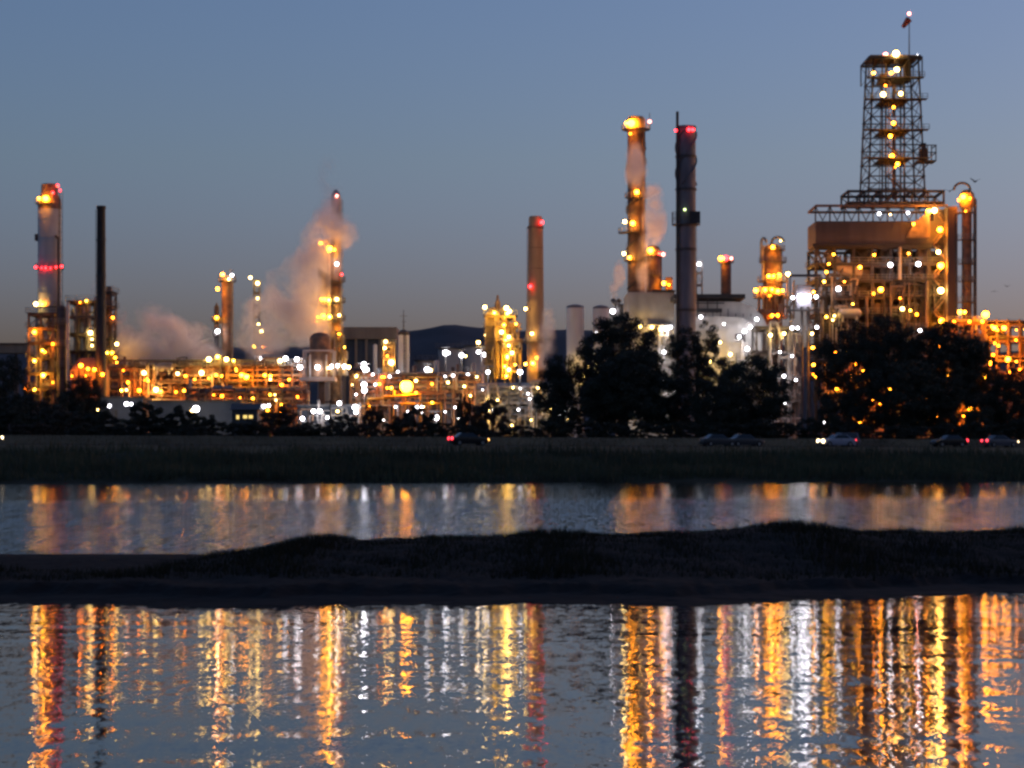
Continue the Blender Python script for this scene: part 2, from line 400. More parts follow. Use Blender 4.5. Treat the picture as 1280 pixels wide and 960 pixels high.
# water
def water_mat():
    m = bpy.data.materials.new('lagoon_water'); m.use_nodes = True; t = m.node_tree; N = t.nodes; Lk = t.links.new
    b = N['Principled BSDF']; b.inputs['Base Color'].default_value = (0.012, 0.014, 0.018, 1)
    b.inputs['Roughness'].default_value = 0.02; b.inputs['IOR'].default_value = 1.333
    geo = N.new('ShaderNodeNewGeometry'); sep = N.new('ShaderNodeSeparateXYZ'); Lk(geo.outputs['Position'], sep.inputs[0])
    def noise(scale, sx, sy, detail=2):
        mp = N.new('ShaderNodeMapping'); mp.inputs['Scale'].default_value = (sx, sy, 1); Lk(geo.outputs['Position'], mp.inputs[0])
        q = N.new('ShaderNodeTexNoise'); q.inputs['Scale'].default_value = scale; q.inputs['Detail'].default_value = detail; q.inputs['Roughness'].default_value = .6
        Lk(mp.outputs[0], q.inputs['Vector'])
        s = N.new('ShaderNodeVectorMath'); s.operation = 'SUBTRACT'; s.inputs[1].default_value = (.5, .5, .5); Lk(q.outputs['Color'], s.inputs[0]); return s
    def mapr(src, a, b_, c, d_):
        r = N.new('ShaderNodeMapRange'); r.interpolation_type = 'SMOOTHSTEP'
        for k, v in ((1, a), (2, b_), (3, c), (4, d_)): r.inputs[k].default_value = v
        Lk(src, r.inputs[0]); return r
    def vm(op, a, b_=None, sc_=None):
        v = N.new('ShaderNodeVectorMath'); v.operation = op; Lk(a, v.inputs[0])
        if b_ is not None:
            if isinstance(b_, tuple): v.inputs[1].default_value = b_
            else: Lk(b_, v.inputs[1])
        if sc_ is not None:
            if isinstance(sc_, float): v.inputs['Scale'].default_value = sc_
            else: Lk(sc_, v.inputs['Scale'])
        return v.outputs[0]
    fine = noise(10.0, 1.0, .36, 2).outputs[0]       # ripples of a few decimetres
    mid = noise(1.5, .07, 1.5, 2).outputs[0]         # longer swell lines
    tiny = noise(38.0, 1.0, 1.0, 1).outputs[0]      # capillary ripples that smear each light upright
    near = vm('ADD', vm('MULTIPLY', tiny, (.01, .11, 0)), vm('ADD', vm('MULTIPLY', fine, (.055, .10, 0)), vm('MULTIPLY', mid, (.008, .07, 0))))
    # gust patches on the sheltered side
    patch = N.new('ShaderNodeTexNoise'); patch.inputs['Scale'].default_value = .25; mp = N.new('ShaderNodeMapping'); mp.inputs['Scale'].default_value = (.5, 1.2, 1)
    Lk(geo.outputs['Position'], mp.inputs[0]); Lk(mp.outputs[0], patch.inputs['Vector'])
    pr = mapr(patch.outputs['Fac'], .35, .68, .78, 1.2)
    near = vm('SCALE', near, None, pr.outputs[0])
    chop = vm('ADD', vm('SCALE', noise(9.0, 1.0, .07, 2).outputs[0], None, .85), noise(30.0, 1.0, 1.0, 1).outputs[0])        # wind chop beyond the mud bar
    chop = vm('MULTIPLY', chop, (.22, .72, 0))
    # the calm strip under the reeds of the far bank
    lee = N.new('ShaderNodeMath'); lee.operation = 'MULTIPLY_ADD'; lee.inputs[1].default_value = -SH
    Lk(sep.outputs['X'], lee.inputs[0]); Lk(sep.outputs['Y'], lee.inputs[2])
    calm = mapr(lee.outputs[0], 92, 118, 1.0, .36)
    chop = vm('SCALE', vm('ADD', chop, (0.0, -0.034, 0.0)), None, calm.outputs[0])      # normals tilted toward the near side so the far water mirrors bluer sky
    sel = mapr(sep.outputs['Y'], 29, 36, 0, 1)
    mx = N.new('ShaderNodeMix'); mx.data_type = 'VECTOR'; Lk(sel.outputs[0], mx.inputs[0]); Lk(near, mx.inputs[4]); Lk(chop, mx.inputs[5])
    nn = vm('NORMALIZE', vm('ADD', mx.outputs[1], (0.0, 0.0, 1.0)))
    Lk(nn, b.inputs['Normal']); return m
mb = MB(); mb.add([(-700, -60, 0), (700, -60, 0), (700, 225 + SH * 400 + 20, 0), (300, 225 + SH * 300, 0), (-300, 225 - SH * 300, 0), (-700, 225 - SH * 400, 0)], [(0, 1, 2, 3, 4, 5)])
struct('water', mb, water_mat())

# mud bar between the two stretches of water
BAR = [(-200, 703, 756), (0, 703, 755), (120, 704, 756), (230, 699, 757), (300, 692, 757), (340, 686, 758), (380, 679, 758), (405, 676, 758), (440, 679, 758), (520, 675, 758), (640, 672, 758), (800, 671, 755), (880, 668, 752), (930, 663, 750), (990, 659, 748), (1040, 663, 746), (1090, 669, 744), (1180, 668, 742), (1280, 667, 740), (1500, 666, 738)]
def bar_at(px):
    for a, b in zip(BAR[:-1], BAR[1:]):
        if a[0] <= px <= b[0]:
            t = (px - a[0]) / (b[0] - a[0]); return a[1] + (b[1] - a[1]) * t, a[2] + (b[2] - a[2]) * t
    return BAR[0][1:] if px < 0 else BAR[-1][1:]
DT = 36.5
def bar_height(x, d):
    px = CX + x / DT * F; top, bot = bar_at(px)
    d0 = CH * F / (bot - HZ) + .3 * math.sin(x * 1.1 + 2) + .2 * math.sin(x * 2.3) + .13 * math.sin(x * 5.3 + 1) + .09 * math.sin(x * 11.7) + .06 * math.sin(x * 23.1 + x * x)
    zt = max(.10, Z(top, DT)); u = (d - d0)
    if u < 0: return max(-.25, u * .1)
    if u < 1.6: return .045 * (u / 1.6) ** .7                                     # flat wet mud
    if u < 1.9: return .045 + .09 * (u - 1.6) / .3                                # small cut step
    t = min(1, (u - 1.9) / max(.5, (DT - d0 - 1.9))); h = .135 + (zt - .135) * (t * t * (3 - 2 * t)) if zt > .135 else .135 + (zt - .135) * t
    if d > DT: h = zt * max(-.2, 1 - ((d - DT) / (3.5 + 6 * zt)) ** 2)
    return h
nx, ny = 420, 80; vs = []; fs = []; q = np.random.default_rng(11)
for j in range(ny):
    d = 24.5 + (49 - 24.5) * (j / (ny - 1)) ** 1.15
    for i in range(nx):
        x = -13 + 27 * i / (nx - 1); h = bar_height(x, d)
        k = .012 if h < .1 else .035
        vs.append((x, d, h + k * (q.random() - .5) + (.02 * math.sin(x * 3 + d) * math.sin(d * 2.2 + x) if h > .12 else 0)))
fs = [(j * nx + i, j * nx + i + 1, (j + 1) * nx + i + 1, (j + 1) * nx + i) for j in range(ny - 1) for i in range(nx - 1)]
struct('mud_bar', MB().add(vs, fs), MT['mud'], True)
pts = []
q = np.random.default_rng(12)
while len(pts) < 40000:
    x = q.uniform(-12, 13); d = q.uniform(29, 41); h = bar_height(x, d)
    if h < .12: continue
    dens = .35 + .65 * (.5 + .5 * math.sin(x * 1.7 + 2 * math.sin(d * .8)) * math.sin(x * .6 + d))
    if q.random() < dens: pts.append((x, d, h))
P = np.array(pts)
hx = .06 + .10 * np.clip(np.sin(P[:, 0] * 2.3) * np.sin(P[:, 0] * .9 + 1) + .3, 0, 1)
blades('marsh_grass', P, hx, .012, MT['tuft'], .45, 'low dark grass tufts growing over the mud bar', 'grass', 6)

# ================================================================== REFINERY, far left group
D = 500
t = Thing('steel_column', 'tall pale banded steel column with dark cap and a belt of red beacons', 'column', (X(62, D), D, G))
cx = X(62, D)
t.vessel(cx, D, G, Z(262, D), M(14.5, D), 'pale', None, 28, rings=13)
t.part('cap', MB().lathe(cx, D, [(M(14.6, D), Z(262, D) + .01), (M(14.2, D), Z(250, D)), (M(10.5, D), Z(243, D)), (M(10, D), Z(231, D)), (M(8, D), Z(230, D))], 24), 'rust', smooth=True)
t.ring(cx, D, Z(336, D), M(14.6, D), M(17.5, D)); t.ring(cx, D, Z(384, D), M(14.6, D), M(18, D)); t.ring(cx, D, Z(255, D), M(14.6, D), M(17, D), a0=170, a1=300)
t.ladder(X(77.5, D), D - 1.2, G, Z(240, D), .7, 'dark')
t.part('instrument_box', MB().box(X(44.5, D), X(49, D), D - 1, D + 1, Z(301, D), Z(293, D)), 'dark')
t.part('downcomer', MB().path([(X(76, D), D - 2.6, G), (X(76, D), D - 2.6, Z(300, D)), (X(72, D), D - 2.2, Z(296, D))], .28), 'dark', smooth=True)
t.lamps(D - M(18, D), [(57, 248, 's', 1.35), (49, 248, 's', .8), (45, 380, 'k', .8), (53, 380, 's', .75)])
for p in ((72, 232), (66, 241), (75, 238), (45, 334), (52, 335), (57, 335), (63, 335), (70, 334), (77, 333)): t.lamp(*p, D - M(16, D), 'r', .42)

D = 488
t = Thing('process_structure', 'open brown steel frame with many decks below the pale banded column', 'steel frame', (X(56, D), D, G))
t.frame(X(41, D), X(71, D), D - 4, D + 4, G, [Z(q, D) for q in (486, 467, 448, 429, 411, 393)], 3, 2, 'rust', .22, 'X')
t.clutter(X(43, D), X(70, D), D - 3.4, D + 3.4, G, Z(400, D), 26, ('rust', 'insul', 'tan'), .4, 21, 3)
t.lamps(D - 5.2, [(43, 415, 's', .6), (53, 438, 'y', .6), (56, 440, 's', .4), (43, 451, 'y', .55), (54, 469, 'y', .6), (43, 487, 'y', .5), (31, 485, 'o', .6), (66, 430, 'o', .35), (66, 478, 'o', .4)])

D = 484
t = Thing('process_column', 'narrow dark process column beside the brown frame with pale riser pipe', 'column', (X(77, D), D, G))
t.vessel(X(77, D), D, G, Z(386, D), M(6.3, D), 'dark', 'dome')
t.part('riser_pipe', MB().bar((X(86, D), D - 1, G), (X(86, D), D - 1, Z(378, D)), .36, 10), 'pale', smooth=True)
for yy in (405, 432, 458): t.ring(X(77, D), D, Z(yy, D), M(6.4, D), M(9.5, D))

D = 495
t = Thing('process_structure', 'steel frame holding pale vertical vessels left of the black stack', 'steel frame', (X(106, D), D, G))
t.frame(X(90, D), X(124, D), D - 4, D + 5, G, [Z(q, D) for q in (462, 440, 418, 396, 378)], 4, 2, 'dark', .24, None, rail=True, skip=(3,))
t.vessel(X(98, D), D - 1, G, Z(384, D), M(5, D), 'insul'); t.vessel(X(110, D), D - 1.5, G, Z(380, D), M(5.5, D), 'insul'); t.vessel(X(119, D), D + 1, G, Z(372, D), M(3, D), 'pale')
t.clutter(X(90, D), X(124, D), D - 3.8, D + 3, Z(470, D), Z(375, D), 24, ('steel', 'dark', 'insul'), .3, 22, 1)
t.lamps(D - 5, [(113, 416, 'k', .7), (115, 424, 'k', .42), (115, 432, 'k', .5), (108, 376, 'y', .45), (100, 378, 'o', .3)])

D = 478
t = Thing('fired_heater', 'low boxy furnace lit deep orange at the foot of the black stack', 'furnace', (X(112, D), D, G))
t.part('casing', MB().box(X(94, D), X(133, D), D - 4, D + 4, G, Z(462, D)), 'tan')
t.part('roof', MB().add([(X(94, D), D - 4.1, Z(462, D)), (X(133, D), D - 4.1, Z(462, D)), (X(133, D), D + 4.1, Z(462, D)), (X(94, D), D + 4.1, Z(462, D)), (X(101, D), D - 1.5, Z(448, D)), (X(126, D), D - 1.5, Z(448, D)), (X(126, D), D + 1.5, Z(448, D)), (X(101, D), D + 1.5, Z(448, D))],
       [(0, 1, 5, 4), (1, 2, 6, 5), (2, 3, 7, 6), (3, 0, 4, 7), (4, 5, 6, 7)]), 'rust')
for k in range(6): t.part('buckstay', MB().box(X(96 + k * 7, D) - .12, X(96 + k * 7, D) + .12, D - 4.35, D - 4.02, G, Z(463, D)), 'dark')
t.clutter(X(95, D), X(134, D), D - 7, D - 5, G + 3, Z(455, D), 16, ('rust', 'dark', 'tan'), .3, 23, 0)
t.lamps(D - 6.4, [(101, 457, 'o', .7), (110, 461, 'o', .65), (118, 462, 'o', .6), (128, 468, 'o', .6), (107, 470, 'o', .35), (120, 478, 'o', .35), (90, 470, 'o', .35)])

D = 474
t = Thing('black_stack', 'slim plain black smokestack standing alone on the left', 'smokestack', (X(126.5, D), D, G))
t.part('shaft', MB().lathe(X(126.5, D), D, [(M(6.8, D), G), (M(6.4, D), Z(450, D)), (M(5.3, D), Z(262, D)), (M(5.9, D), Z(261, D)), (M(5.9, D), Z(257.5, D)), (M(4.6, D), Z(257.5, D)), (M(4.6, D), Z(270, D))], 20), 'black', smooth=True)
for yy in (300, 345, 390, 430): t.part('flange', MB().lathe(X(126.5, D), D, [(M(5, D), Z(yy, D) - .12), (M(6.6, D), Z(yy, D) - .1), (M(6.6, D), Z(yy, D) + .1), (M(5, D), Z(yy, D) + .12)], 20), 'black')
t.ladder(X(121.5, D), D - .4, G, Z(262, D), .45, 'black', False)

D = 497
t = Thing('process_tower', 'short cluttered steel tower tight behind the black stack with side lamps', 'tower', (X(137, D), D, G))
t.frame(X(131, D), X(142, D), D - 3, D + 3, G, [Z(q, D) for q in (462, 444, 424, 404, 384, 366)], 2, 2, 'dark', .22, 'X')
t.vessel(X(136.5, D), D, G, Z(360, D), M(3.6, D), 'rust')
t.clutter(X(132, D), X(146, D), D - 3, D - 1, Z(470, D), Z(370, D), 14, ('rust', 'dark', 'insul'), .28, 24, 0)
t.lamps(D - 4.6, [(146, 430, 'k', .85), (134, 441, 'y', .5), (140, 441, 's', .5), (144, 447, 's', .5), (146, 453, 's', .4), (141, 397, 'o', .45)])

D = 590
t = Thing('conveyor_gallery', 'long tan raised gallery crossing behind the far left edge', 'gallery', (X(0, D), D, G))
t.part('enclosure', MB().box(X(-120, D), X(39, D), D - 3, D + 3, Z(442, D), Z(431, D)), 'tan')
t.part('roof', MB().box(X(-121, D), X(40, D), D - 3.5, D + 3.5, Z(431, D) + .002, Z(429.5, D)), 'brown')
for k in range(16): t.part('panel', MB().box(X(-118 + k * 10, D), X(-109.5 + k * 10, D), D - 3.07, D - 3.002, Z(441.5, D), Z(432, D)), 'tan')
for q in (-100, -60, -20, 20): t.part('trestle', MB().bar((X(q - 5, D), D, G), (X(q, D), D, Z(442, D)), .35).bar((X(q + 5, D), D, G), (X(q, D), D, Z(442, D)), .35), 'dark')

# ------------------------------------------------------------------ left-centre columns
D = 500
t = Thing('process_column', 'plain brown column with lamps at its head, left of the large steam cloud', 'column', (X(284, D), D, G))
cx = X(284, D)
t.vessel(cx, D, G, Z(350, D), M(7, D), 'rust', 'dome', rings=8)
t.ring(cx, D, Z(352, D), M(7, D), M(11, D)); t.ring(cx, D, Z(405, D), M(7, D), M(10, D), a0=120, a1=300); t.ladder(X(291, D), D - 1, G, Z(350, D), .5, 'steel')
t.part('davit', MB().path([(X(288, D), D, Z(350, D)), (X(288, D), D, Z(338, D)), (X(292, D), D, Z(338, D))], .12, 6), 'steel')
t.lamps(D - 2.4, [(278, 343, 's', .75), (272, 361, 's', .75), (290, 344, 'w', .5), (286, 349, 'k', .4)])
t = Thing('process_column', 'small dark column with lamps, tight left of the plain brown column', 'column', (X(271, D), D, G))
t.vessel(X(271.5, D), D - 1, G, Z(384, D), M(3.2, D), 'dark', 'cone')
t.ring(X(271.5, D), D - 1, Z(402, D), M(3.3, D), M(6, D)); t.ring(X(271.5, D), D - 1, Z(420, D), M(3.3, D), M(6, D))
t.lamps(D - 2.6, [(271, 397, 's', .75), (272, 414, 'w', .8)])

D = 512
t = Thing('light_mast', 'slender lattice mast carrying lamps up through the steam cloud', 'mast', (X(321, D), D, G))
t.frame(X(317.5, D), X(324.5, D), D - .7, D + .7, G, [Z(q, D) for q in range(440, 349, -15)], 2, 2, 'dark', .1, 'X', False)
t.lamps(D - 1.3, [(313, 347, 'k', .6), (322, 354, 'k', .6), (322, 373, 'k', .5), (323, 405, 'k', .5), (318, 433, 'y', .5)])
t = Thing('reactor_structure', 'small square steel tower with ochre vessel under the steam cloud', 'tower', (X(330, D), D, G))
t.frame(X(324, D), X(338, D), D - 3, D + 2, G, [Z(q, D) for q in (450, 434, 418)], 2, 2, 'rust', .25, 'X')
t.vessel(X(331, D), D, G, Z(420, D), M(4, D), 'ochre')
t.clutter(X(322, D), X(345, D), D - 3, D, Z(460, D), Z(420, D), 10, ('rust', 'ochre'), .25, 26, 0)
t.lamps(D - 4.2, [(327, 414, 'k', .95), (329, 434, 'o', .5), (328, 448, 'w', .9)])

D = 530
for i, (a, b, yt, lab) in enumerate(((174, 190, 440, 'low dark steel frame seen through yellowish steam near the left'), (216, 240, 428, 'squat dark steel frame right of the thin yellowish steam'), (242, 262, 436, 'dark low frame with railings left of the brown column'))):
    t = Thing('equipment_structure', lab, 'steel frame', (X((a + b) / 2, D), D, G))
    t.frame(X(a, D), X(b, D), D - 3, D + 3, G, [Z(q, D) for q in (470, (470 + yt) / 2, yt)], 3, 2, 'dark', .2, 'X')
    t.clutter(X(a, D), X(b, D), D - 3, D + 2, Z(470, D), Z(yt - 4, D), 14, ('dark', 'rust', 'steel'), .3, 30 + i, 1)

# ------------------------------------------------------------------ pipe racks
def pipe_rack(label, px0, px1, D, tiers, nb, depth, np_, ms, seed, colm='rust', frame_top=None):
    t = Thing('pipe_rack', label, 'pipe rack', (X((px0 + px1) / 2, D), D, G)); q = random.Random(seed)
    x0, x1 = X(px0, D), X(px1, D)
    for k in range(nb):
        x = x0 + (x1 - x0) * k / (nb - 1); b = MB()
        for y in (D - depth / 2, D + depth / 2): b.box(x - .2, x + .2, y - .2, y + .2, G, Z(tiers[-1], D) + .6)
        for ty in tiers: b.box(x - .17, x + .17, D - depth / 2 - .5, D + depth / 2 + .5, Z(ty, D) - .5, Z(ty, D) - .1)
        t.part('bent', b, colm)
    for ty in tiers:
        z = Z(ty, D)
        for y in (D - depth / 2, D + depth / 2): t.part('stringer', MB().box(x0 - .3, x1 + .3, y - .13, y + .13, z - .92, z - .52), colm)
        for j in range(np_):
            y = D - depth / 2 + .4 + (depth - .8) * j / max(1, np_ - 1); r = q.uniform(.12, .36)
            a = x0 + (x1 - x0) * (0 if q.random() < .6 else q.uniform(0, .4)); c = x1 - (x1 - x0) * (0 if q.random() < .6 else q.uniform(0, .4))
            pts = [(a, y, z + r), (c, y, z + r)]
            if q.random() < .5: pts.append((c, y, z + q.uniform(-4, 3)))
            if q.random() < .5: pts.insert(0, (a, y, z + q.uniform(-4, 3)))
            t.part('pipe', MB().path(pts, r, 8), q.choice(ms), smooth=True)
    return t
D = 486
t = pipe_rack('long pipe rack lit deep orange below the steam clouds', 140, 384, D, [500, 486, 472, 459], 16, 8, 7, ('rust', 'tan', 'rust', 'insul'), 41)
t.clutter(X(150, D), X(384, D), D - 5.5, D + 4, Z(502, D), Z(447, D), 170, ('rust', 'tan', 'rust', 'dark', 'insul'), .32, 42, 10)
for a, b in ((150, 200), (205, 262), (262, 330), (334, 384)):
    dk = t.part('walkway', MB().box(X(a, D), X(b, D), D - 5.4, D - 4.2, Z(458, D) + .0, Z(458, D) + .12), 'grating'); rb = MB()
    for zz in (.6, 1.2): rb.bar((X(a, D), D - 5.4, Z(458, D) + zz), (X(b, D), D - 5.4, Z(458, D) + zz), .05)
    for k in range(13): rb.bar((X(a + (b - a) * k / 12, D), D - 5.4, Z(458, D)), (X(a + (b - a) * k / 12, D), D - 5.4, Z(458, D) + 1.2), .05)
    t.part('railing', rb, 'steel', dk)
t.service_lamps(150, 384, (462, 474, 488), D - 5.6, 18, 'ssok', 301)
t.lamps(D - 6.3, [(261, 449, 'k', .85), (272, 446, 'y', .6), (283, 449, 'k', .7), (292, 451, 'y', .55), (350, 451, 'k', .8), (357, 448, 'w', .8), (371, 449, 'w', 1.15), (375, 459, 'w', .95), (397, 458, 'w', .6),
                  (180, 466, 'k', 1.0), (222, 467, 'k', .8), (252, 466, 'k', .8), (270, 469, 's', .6), (277, 470, 's', .4), (302, 469, 's', .8), (308, 471, 's', .8), (331, 469, 's', .75), (338, 470, 's', .6), (160, 478, 'o', .5),
                  (195, 487, 'k', .8), (174, 488, 'o', .6), (352, 481, 'o', .45), (238, 494, 'o', .4), (220, 490, 'o', .4), (185, 476, 's', .45), (232, 470, 'o', .4)])  # deep orange ones include fill lamps added to light the rack
D = 445
t = pipe_rack('grey brown pipe rack in front of the long orange one', 236, 384, D, [512, 500, 489], 11, 6, 6, ('insul', 'steel', 'tan', 'rust'), 43, 'dark')
t.clutter(X(240, D), X(384, D), D - 4, D + 2, G, Z(486, D), 95, ('insul', 'steel', 'tan', 'rust'), .28, 44, 5)
t.service_lamps(240, 384, (494, 505, 514), D - 4.2, 16, 'sokk', 302)
t.lamps(D - 4.6, [(316, 498, 's', .35), (300, 497, 'o', .3), (345, 500, 'k', .25), (372, 496, 'o', .3)])

# low buildings along the front of the plant
def shed(name, label, cat, px0, px1, yt, D, depth, wallm, roofm, doors=(), wins=(), seams=0, pitch=0.0):
    t = Thing(name, label, cat, (X((px0 + px1) / 2, D), D, G)); x0, x1, zt = X(px0, D), X(px1, D), Z(yt, D)
    wl = t.part('wall', MB().box(x0, x1, D, D + depth, G, zt), wallm)
    if pitch:
        t.part('roof', MB().add([(x0 - .4, D - .5, zt), (x1 + .4, D - .5, zt), (x1 + .4, D + depth + .5, zt), (x0 - .4, D + depth + .5, zt), (x0 - .4, D + depth / 2, zt + pitch), (x1 + .4, D + depth / 2, zt + pitch)],
               [(0, 1, 5, 4), (2, 3, 4, 5), (0, 4, 3), (1, 2, 5), (3, 2, 1, 0)]), roofm)
    else: t.part('roof', MB().box(x0 - .3, x1 + .3, D - .3, D + depth + .3, zt + .002, zt + .35), roofm)
    for k in range(seams):
        x = x0 + (x1 - x0) * (k + .5) / seams; t.part('siding_rib', MB().box(x - .08, x + .08, D - .08, D - .002, G, zt - .05), wallm, wl)
    for (a, b, c) in doors: 
        d_ = t.part('door', MB().box(X(a, D), X(b, D), D - .06, D - .003, G, Z(c, D)), 'dark', wl)
    for (a, b, y0, y1) in wins:
        f = t.part('window', MB().box(X(a, D) - .1, X(b, D) + .1, D - .08, D - .003, Z(y1, D) - .1, Z(y0, D) + .1), 'dark')
        t.part('pane', MB().box(X(a, D), X(b, D), D - .1, D - .082, Z(y1, D), Z(y0, D)), EM['win'], f)
    return t
t = shed('utility_building', 'blue grey low shed under the orange pipe rack with a white floodlight', 'shed', 186, 300, 503, 424, 10, 'blue', 'dark', seams=18)
t.lamps(416, [(245, 511, 'w', .95), (241, 514, 'k', .6)])
t = shed('utility_building', 'low pale shed with two white floodlights right of the black stack', 'shed', 126, 178, 498, 430, 9, 'blue', 'dark', ((140, 147, 512),), seams=8)
t.lamps(422, [(136, 507, 'w', .8), (158, 505, 'w', .75), (164, 505, 'w', .6), (122, 512, 'k', .35), (152, 488, 'y', .6)])
t = shed('control_hut', 'tiny dark hut with yellow lit windows among the shrubs', 'hut', 290, 322, 512, 408, 6, 'dark', 'dark', (), ((295.5, 299, 519, 524), (304, 309, 519, 523), (311, 316, 519, 523)), pitch=1.2)
t = shed('utility_building', 'pale low building with bright white doorway lights right of the round shrub', 'shed', 372, 450, 508, 420, 10, 'blue', 'steel', ((384, 392, 512),), seams=12)
t.clutter(X(374, 416), X(450, 416), 415.5, 418.5, G, Z(500, 416), 40, ('steel', 'insul', 'rust'), .22, 308, 2)
t.lamps(414, [(378, 523, 'w', .85), (392, 514, 'w', .85), (400, 514, 'w', .85), (409, 522, 'w', .5), (330, 508, 'w', .8), (336, 507, 'w', .7), (424, 504, 'w', .85), (422, 514, 'k', .5), (444, 509, 'w', 1.0), (445, 515, 'w', .9)])

# ------------------------------------------------------------------ the main column pair with steam
D = 505
t = Thing('reactor_column', 'dark thick reactor column ringed with bright yellow lamp decks', 'column', (X(405, D), D, G))
cx = X(405, D)
t.vessel(cx, D, G, Z(312, D), M(8, D), 'navy', 'dome', rings=6)
for yy, rr in ((311, 10), (380, 13), (402, 16), (424, 14)): t.ring(cx, D, Z(yy, D), M(8, D), M(rr, D))
t.part('overhead_pipe', MB().path([(cx, D, Z(308, D)), (cx, D, Z(302, D)), (X(411, D), D - 1.6, Z(302, D)), (X(413, D), D - 1.6, Z(420, D))], .38), 'insul', smooth=True)
t.clutter(X(395, D), X(430, D), D - 4, D - 2, Z(470, D), Z(405, D), 18, ('rust', 'insul', 'ochre'), .3, 51, 1)
t.lamps(D - 3.0, [(401, 304, 's', .6), (412, 311, 's', 1.15), (406, 374, 's', .9), (402, 374, 's', .75), (404, 395, 's', 1.0), (397, 396, 's', .55), (396, 402, 'o', .4), (411, 375, 'y', .6), (412, 396, 'y', .6)])
D = 508
t = Thing('stripper_column', 'tallest slim column of the steaming cluster with rounded vent cap', 'column', (X(420, D), D, G))
cx = X(420, D)
t.vessel(cx, D, G, Z(330, D), M(7.4, D), 'rust', 'cone', rings=5)
t.part('vent_stack', MB().lathe(cx, D, [(M(6.6, D), Z(332, D)), (M(6.6, D), Z(250, D)), (M(5.6, D), Z(243, D)), (M(3, D), Z(238.5, D)), (.2, Z(237, D))], 20), 'insul', smooth=True)
for yy in (352, 378, 400, 424): t.ring(cx, D, Z(yy, D), M(7.4, D), M(11.5, D))
t.ladder(X(427.5, D), D - 1, G, Z(250, D), .5)
t.clutter(X(412, D), X(436, D), D - 4.5, D - 2.5, Z(470, D), Z(430, D), 14, ('rust', 'ochre', 'insul'), .28, 52, 1)
t.lamps(D - 2.8, [(421, 330, 'w', .75), (421, 374, 'k', .7), (424, 394, 'k', .65), (424, 416, 's', 1.0), (430, 434, 'y', .55), (433, 442, 'y', .6), (420, 416, 'y', .5), (418, 312, 's', .5)])
for p, k, r_ in (((427, 343), 'r', .45), ((424, 445), 'p', .6), ((421, 245), 'p', .45)): t.lamp(*p, D - 2.6, k, r_)
t.lamps(D - 6, [(407, 458, 'w', .75), (415, 458, 'w', .9), (422, 457, 'w', .95), (430, 458, 'w', .8), (436, 459, 'k', .6)])

D = 450
t = Thing('elevated_platform', 'pale steel portal stand on one thick dark pillar', 'platform', (X(402, D), D, G))
t.part('pillar', MB().box(X(399, D), X(406, D), D - .6, D + .6, G, Z(477, D)), 'dark')
t.part('deck', MB().box(X(376, D), X(420, D), D - 3, D + 3, Z(477, D) + .002, Z(472, D)), 'pale')
for q in (381, 389, 409.5, 418):
    for y in (D - 2.6, D + 2.6): t.part('post', MB().box(X(q, D) - .16, X(q, D) + .16, y - .16, y + .16, Z(472, D) + .002, Z(440 if q in (381, 418) else 444, D)), 'pale')
t.part('head_beam', MB().box(X(380, D), X(419, D), D - 2.78, D - 2.42, Z(440, D) + .002, Z(438, D)).box(X(380, D), X(419, D), D + 2.42, D + 2.78, Z(440, D) + .002, Z(438, D)), 'pale')
t.vessel(X(400, D), D, Z(472, D) + .01, Z(424, D), M(13, D), 'rust', 'dome', name='vessel')
t.lamps(D - 3.2, [(397, 459, 'w', .7), (411, 460, 'k', .4)])
t = Thing('utility_pole', 'thin dark pole rising from the shrubs below the pale portal stand', 'pole', (X(413, 300), 300, 4.9))
t.part('shaft', MB().bar((X(413, 300), 300, 4.9), (X(413, 300), 300, Z(500, 300)), .14, 8, .1), 'bark'); t.part('crossarm', MB().box(X(413, 300) - .8, X(413, 300) + .8, 299.75, 299.85, Z(503, 300), Z(502, 300)), 'bark')

# storage hall
D = 575
t = Thing('storage_hall', 'long dark hall with broad tan roof fascia right of the yellow lamp decks', 'hall', (X(463, D), D, G))
t.part('wall', MB().box(X(430, D), X(494, D), D + .5, D + 25, G, Z(424, D)), 'blue')
t.part('fascia', MB().box(X(428, D), X(496, D), D - .8, D + 26, Z(424, D) + .002, Z(409, D)), 'tan')
for k in range(11): t.part('fascia_panel', MB().box(X(428.6 + k * 6.1, D), X(434.3 + k * 6.1, D), D - .88, D - .802, Z(423.5, D), Z(409.6, D)), 'tan')
for q in (431, 445, 458, 475, 492): t.part('column', MB().box(X(q, D) - .3, X(q, D) + .3, D - .4, D + .2, G, Z(424, D)), 'tan')

D = 525
t = Thing('silo', 'narrow white silo with dark cap and thin aerial on top', 'silo', (X(504.5, D), D, G))
cx = X(504.5, D)
t.vessel(cx, D, G, Z(419, D), M(7, D), 'white', None, rings=3)
t.part('cap', MB().lathe(cx, D, [(M(7.2, D), Z(419, D) + .01), (M(7.2, D), Z(416, D)), (M(4, D), Z(413, D)), (.2, Z(412, D))], 20), 'dark', smooth=True)
t.part('aerial', MB().bar((cx, D, Z(413, D)), (cx, D, Z(387, D)), .16, 6, .05).bar((cx - .9, D, Z(395, D)), (cx + .9, D, Z(395, D)), .06).bar((cx - .6, D, Z(402, D)), (cx + .6, D, Z(402, D)), .06), 'dark')
t.ladder(X(504.5, D) + .4, D - M(7.3, D), G, Z(419, D), .5, 'dark')
t.lamps(D - 4, [(497, 465, 'w', .6)])
t = Thing('silo', 'slim pale standpipe vessel left of the white silo', 'silo', (X(469, D), D, G))
t.vessel(X(469, D), D, G, Z(432, D), M(2.6, D), 'white', 'dome')
D = 510
t = Thing('process_tower', 'small rust orange tower with two stacked lamps left of the white silo', 'tower', (X(486, D), D, G))
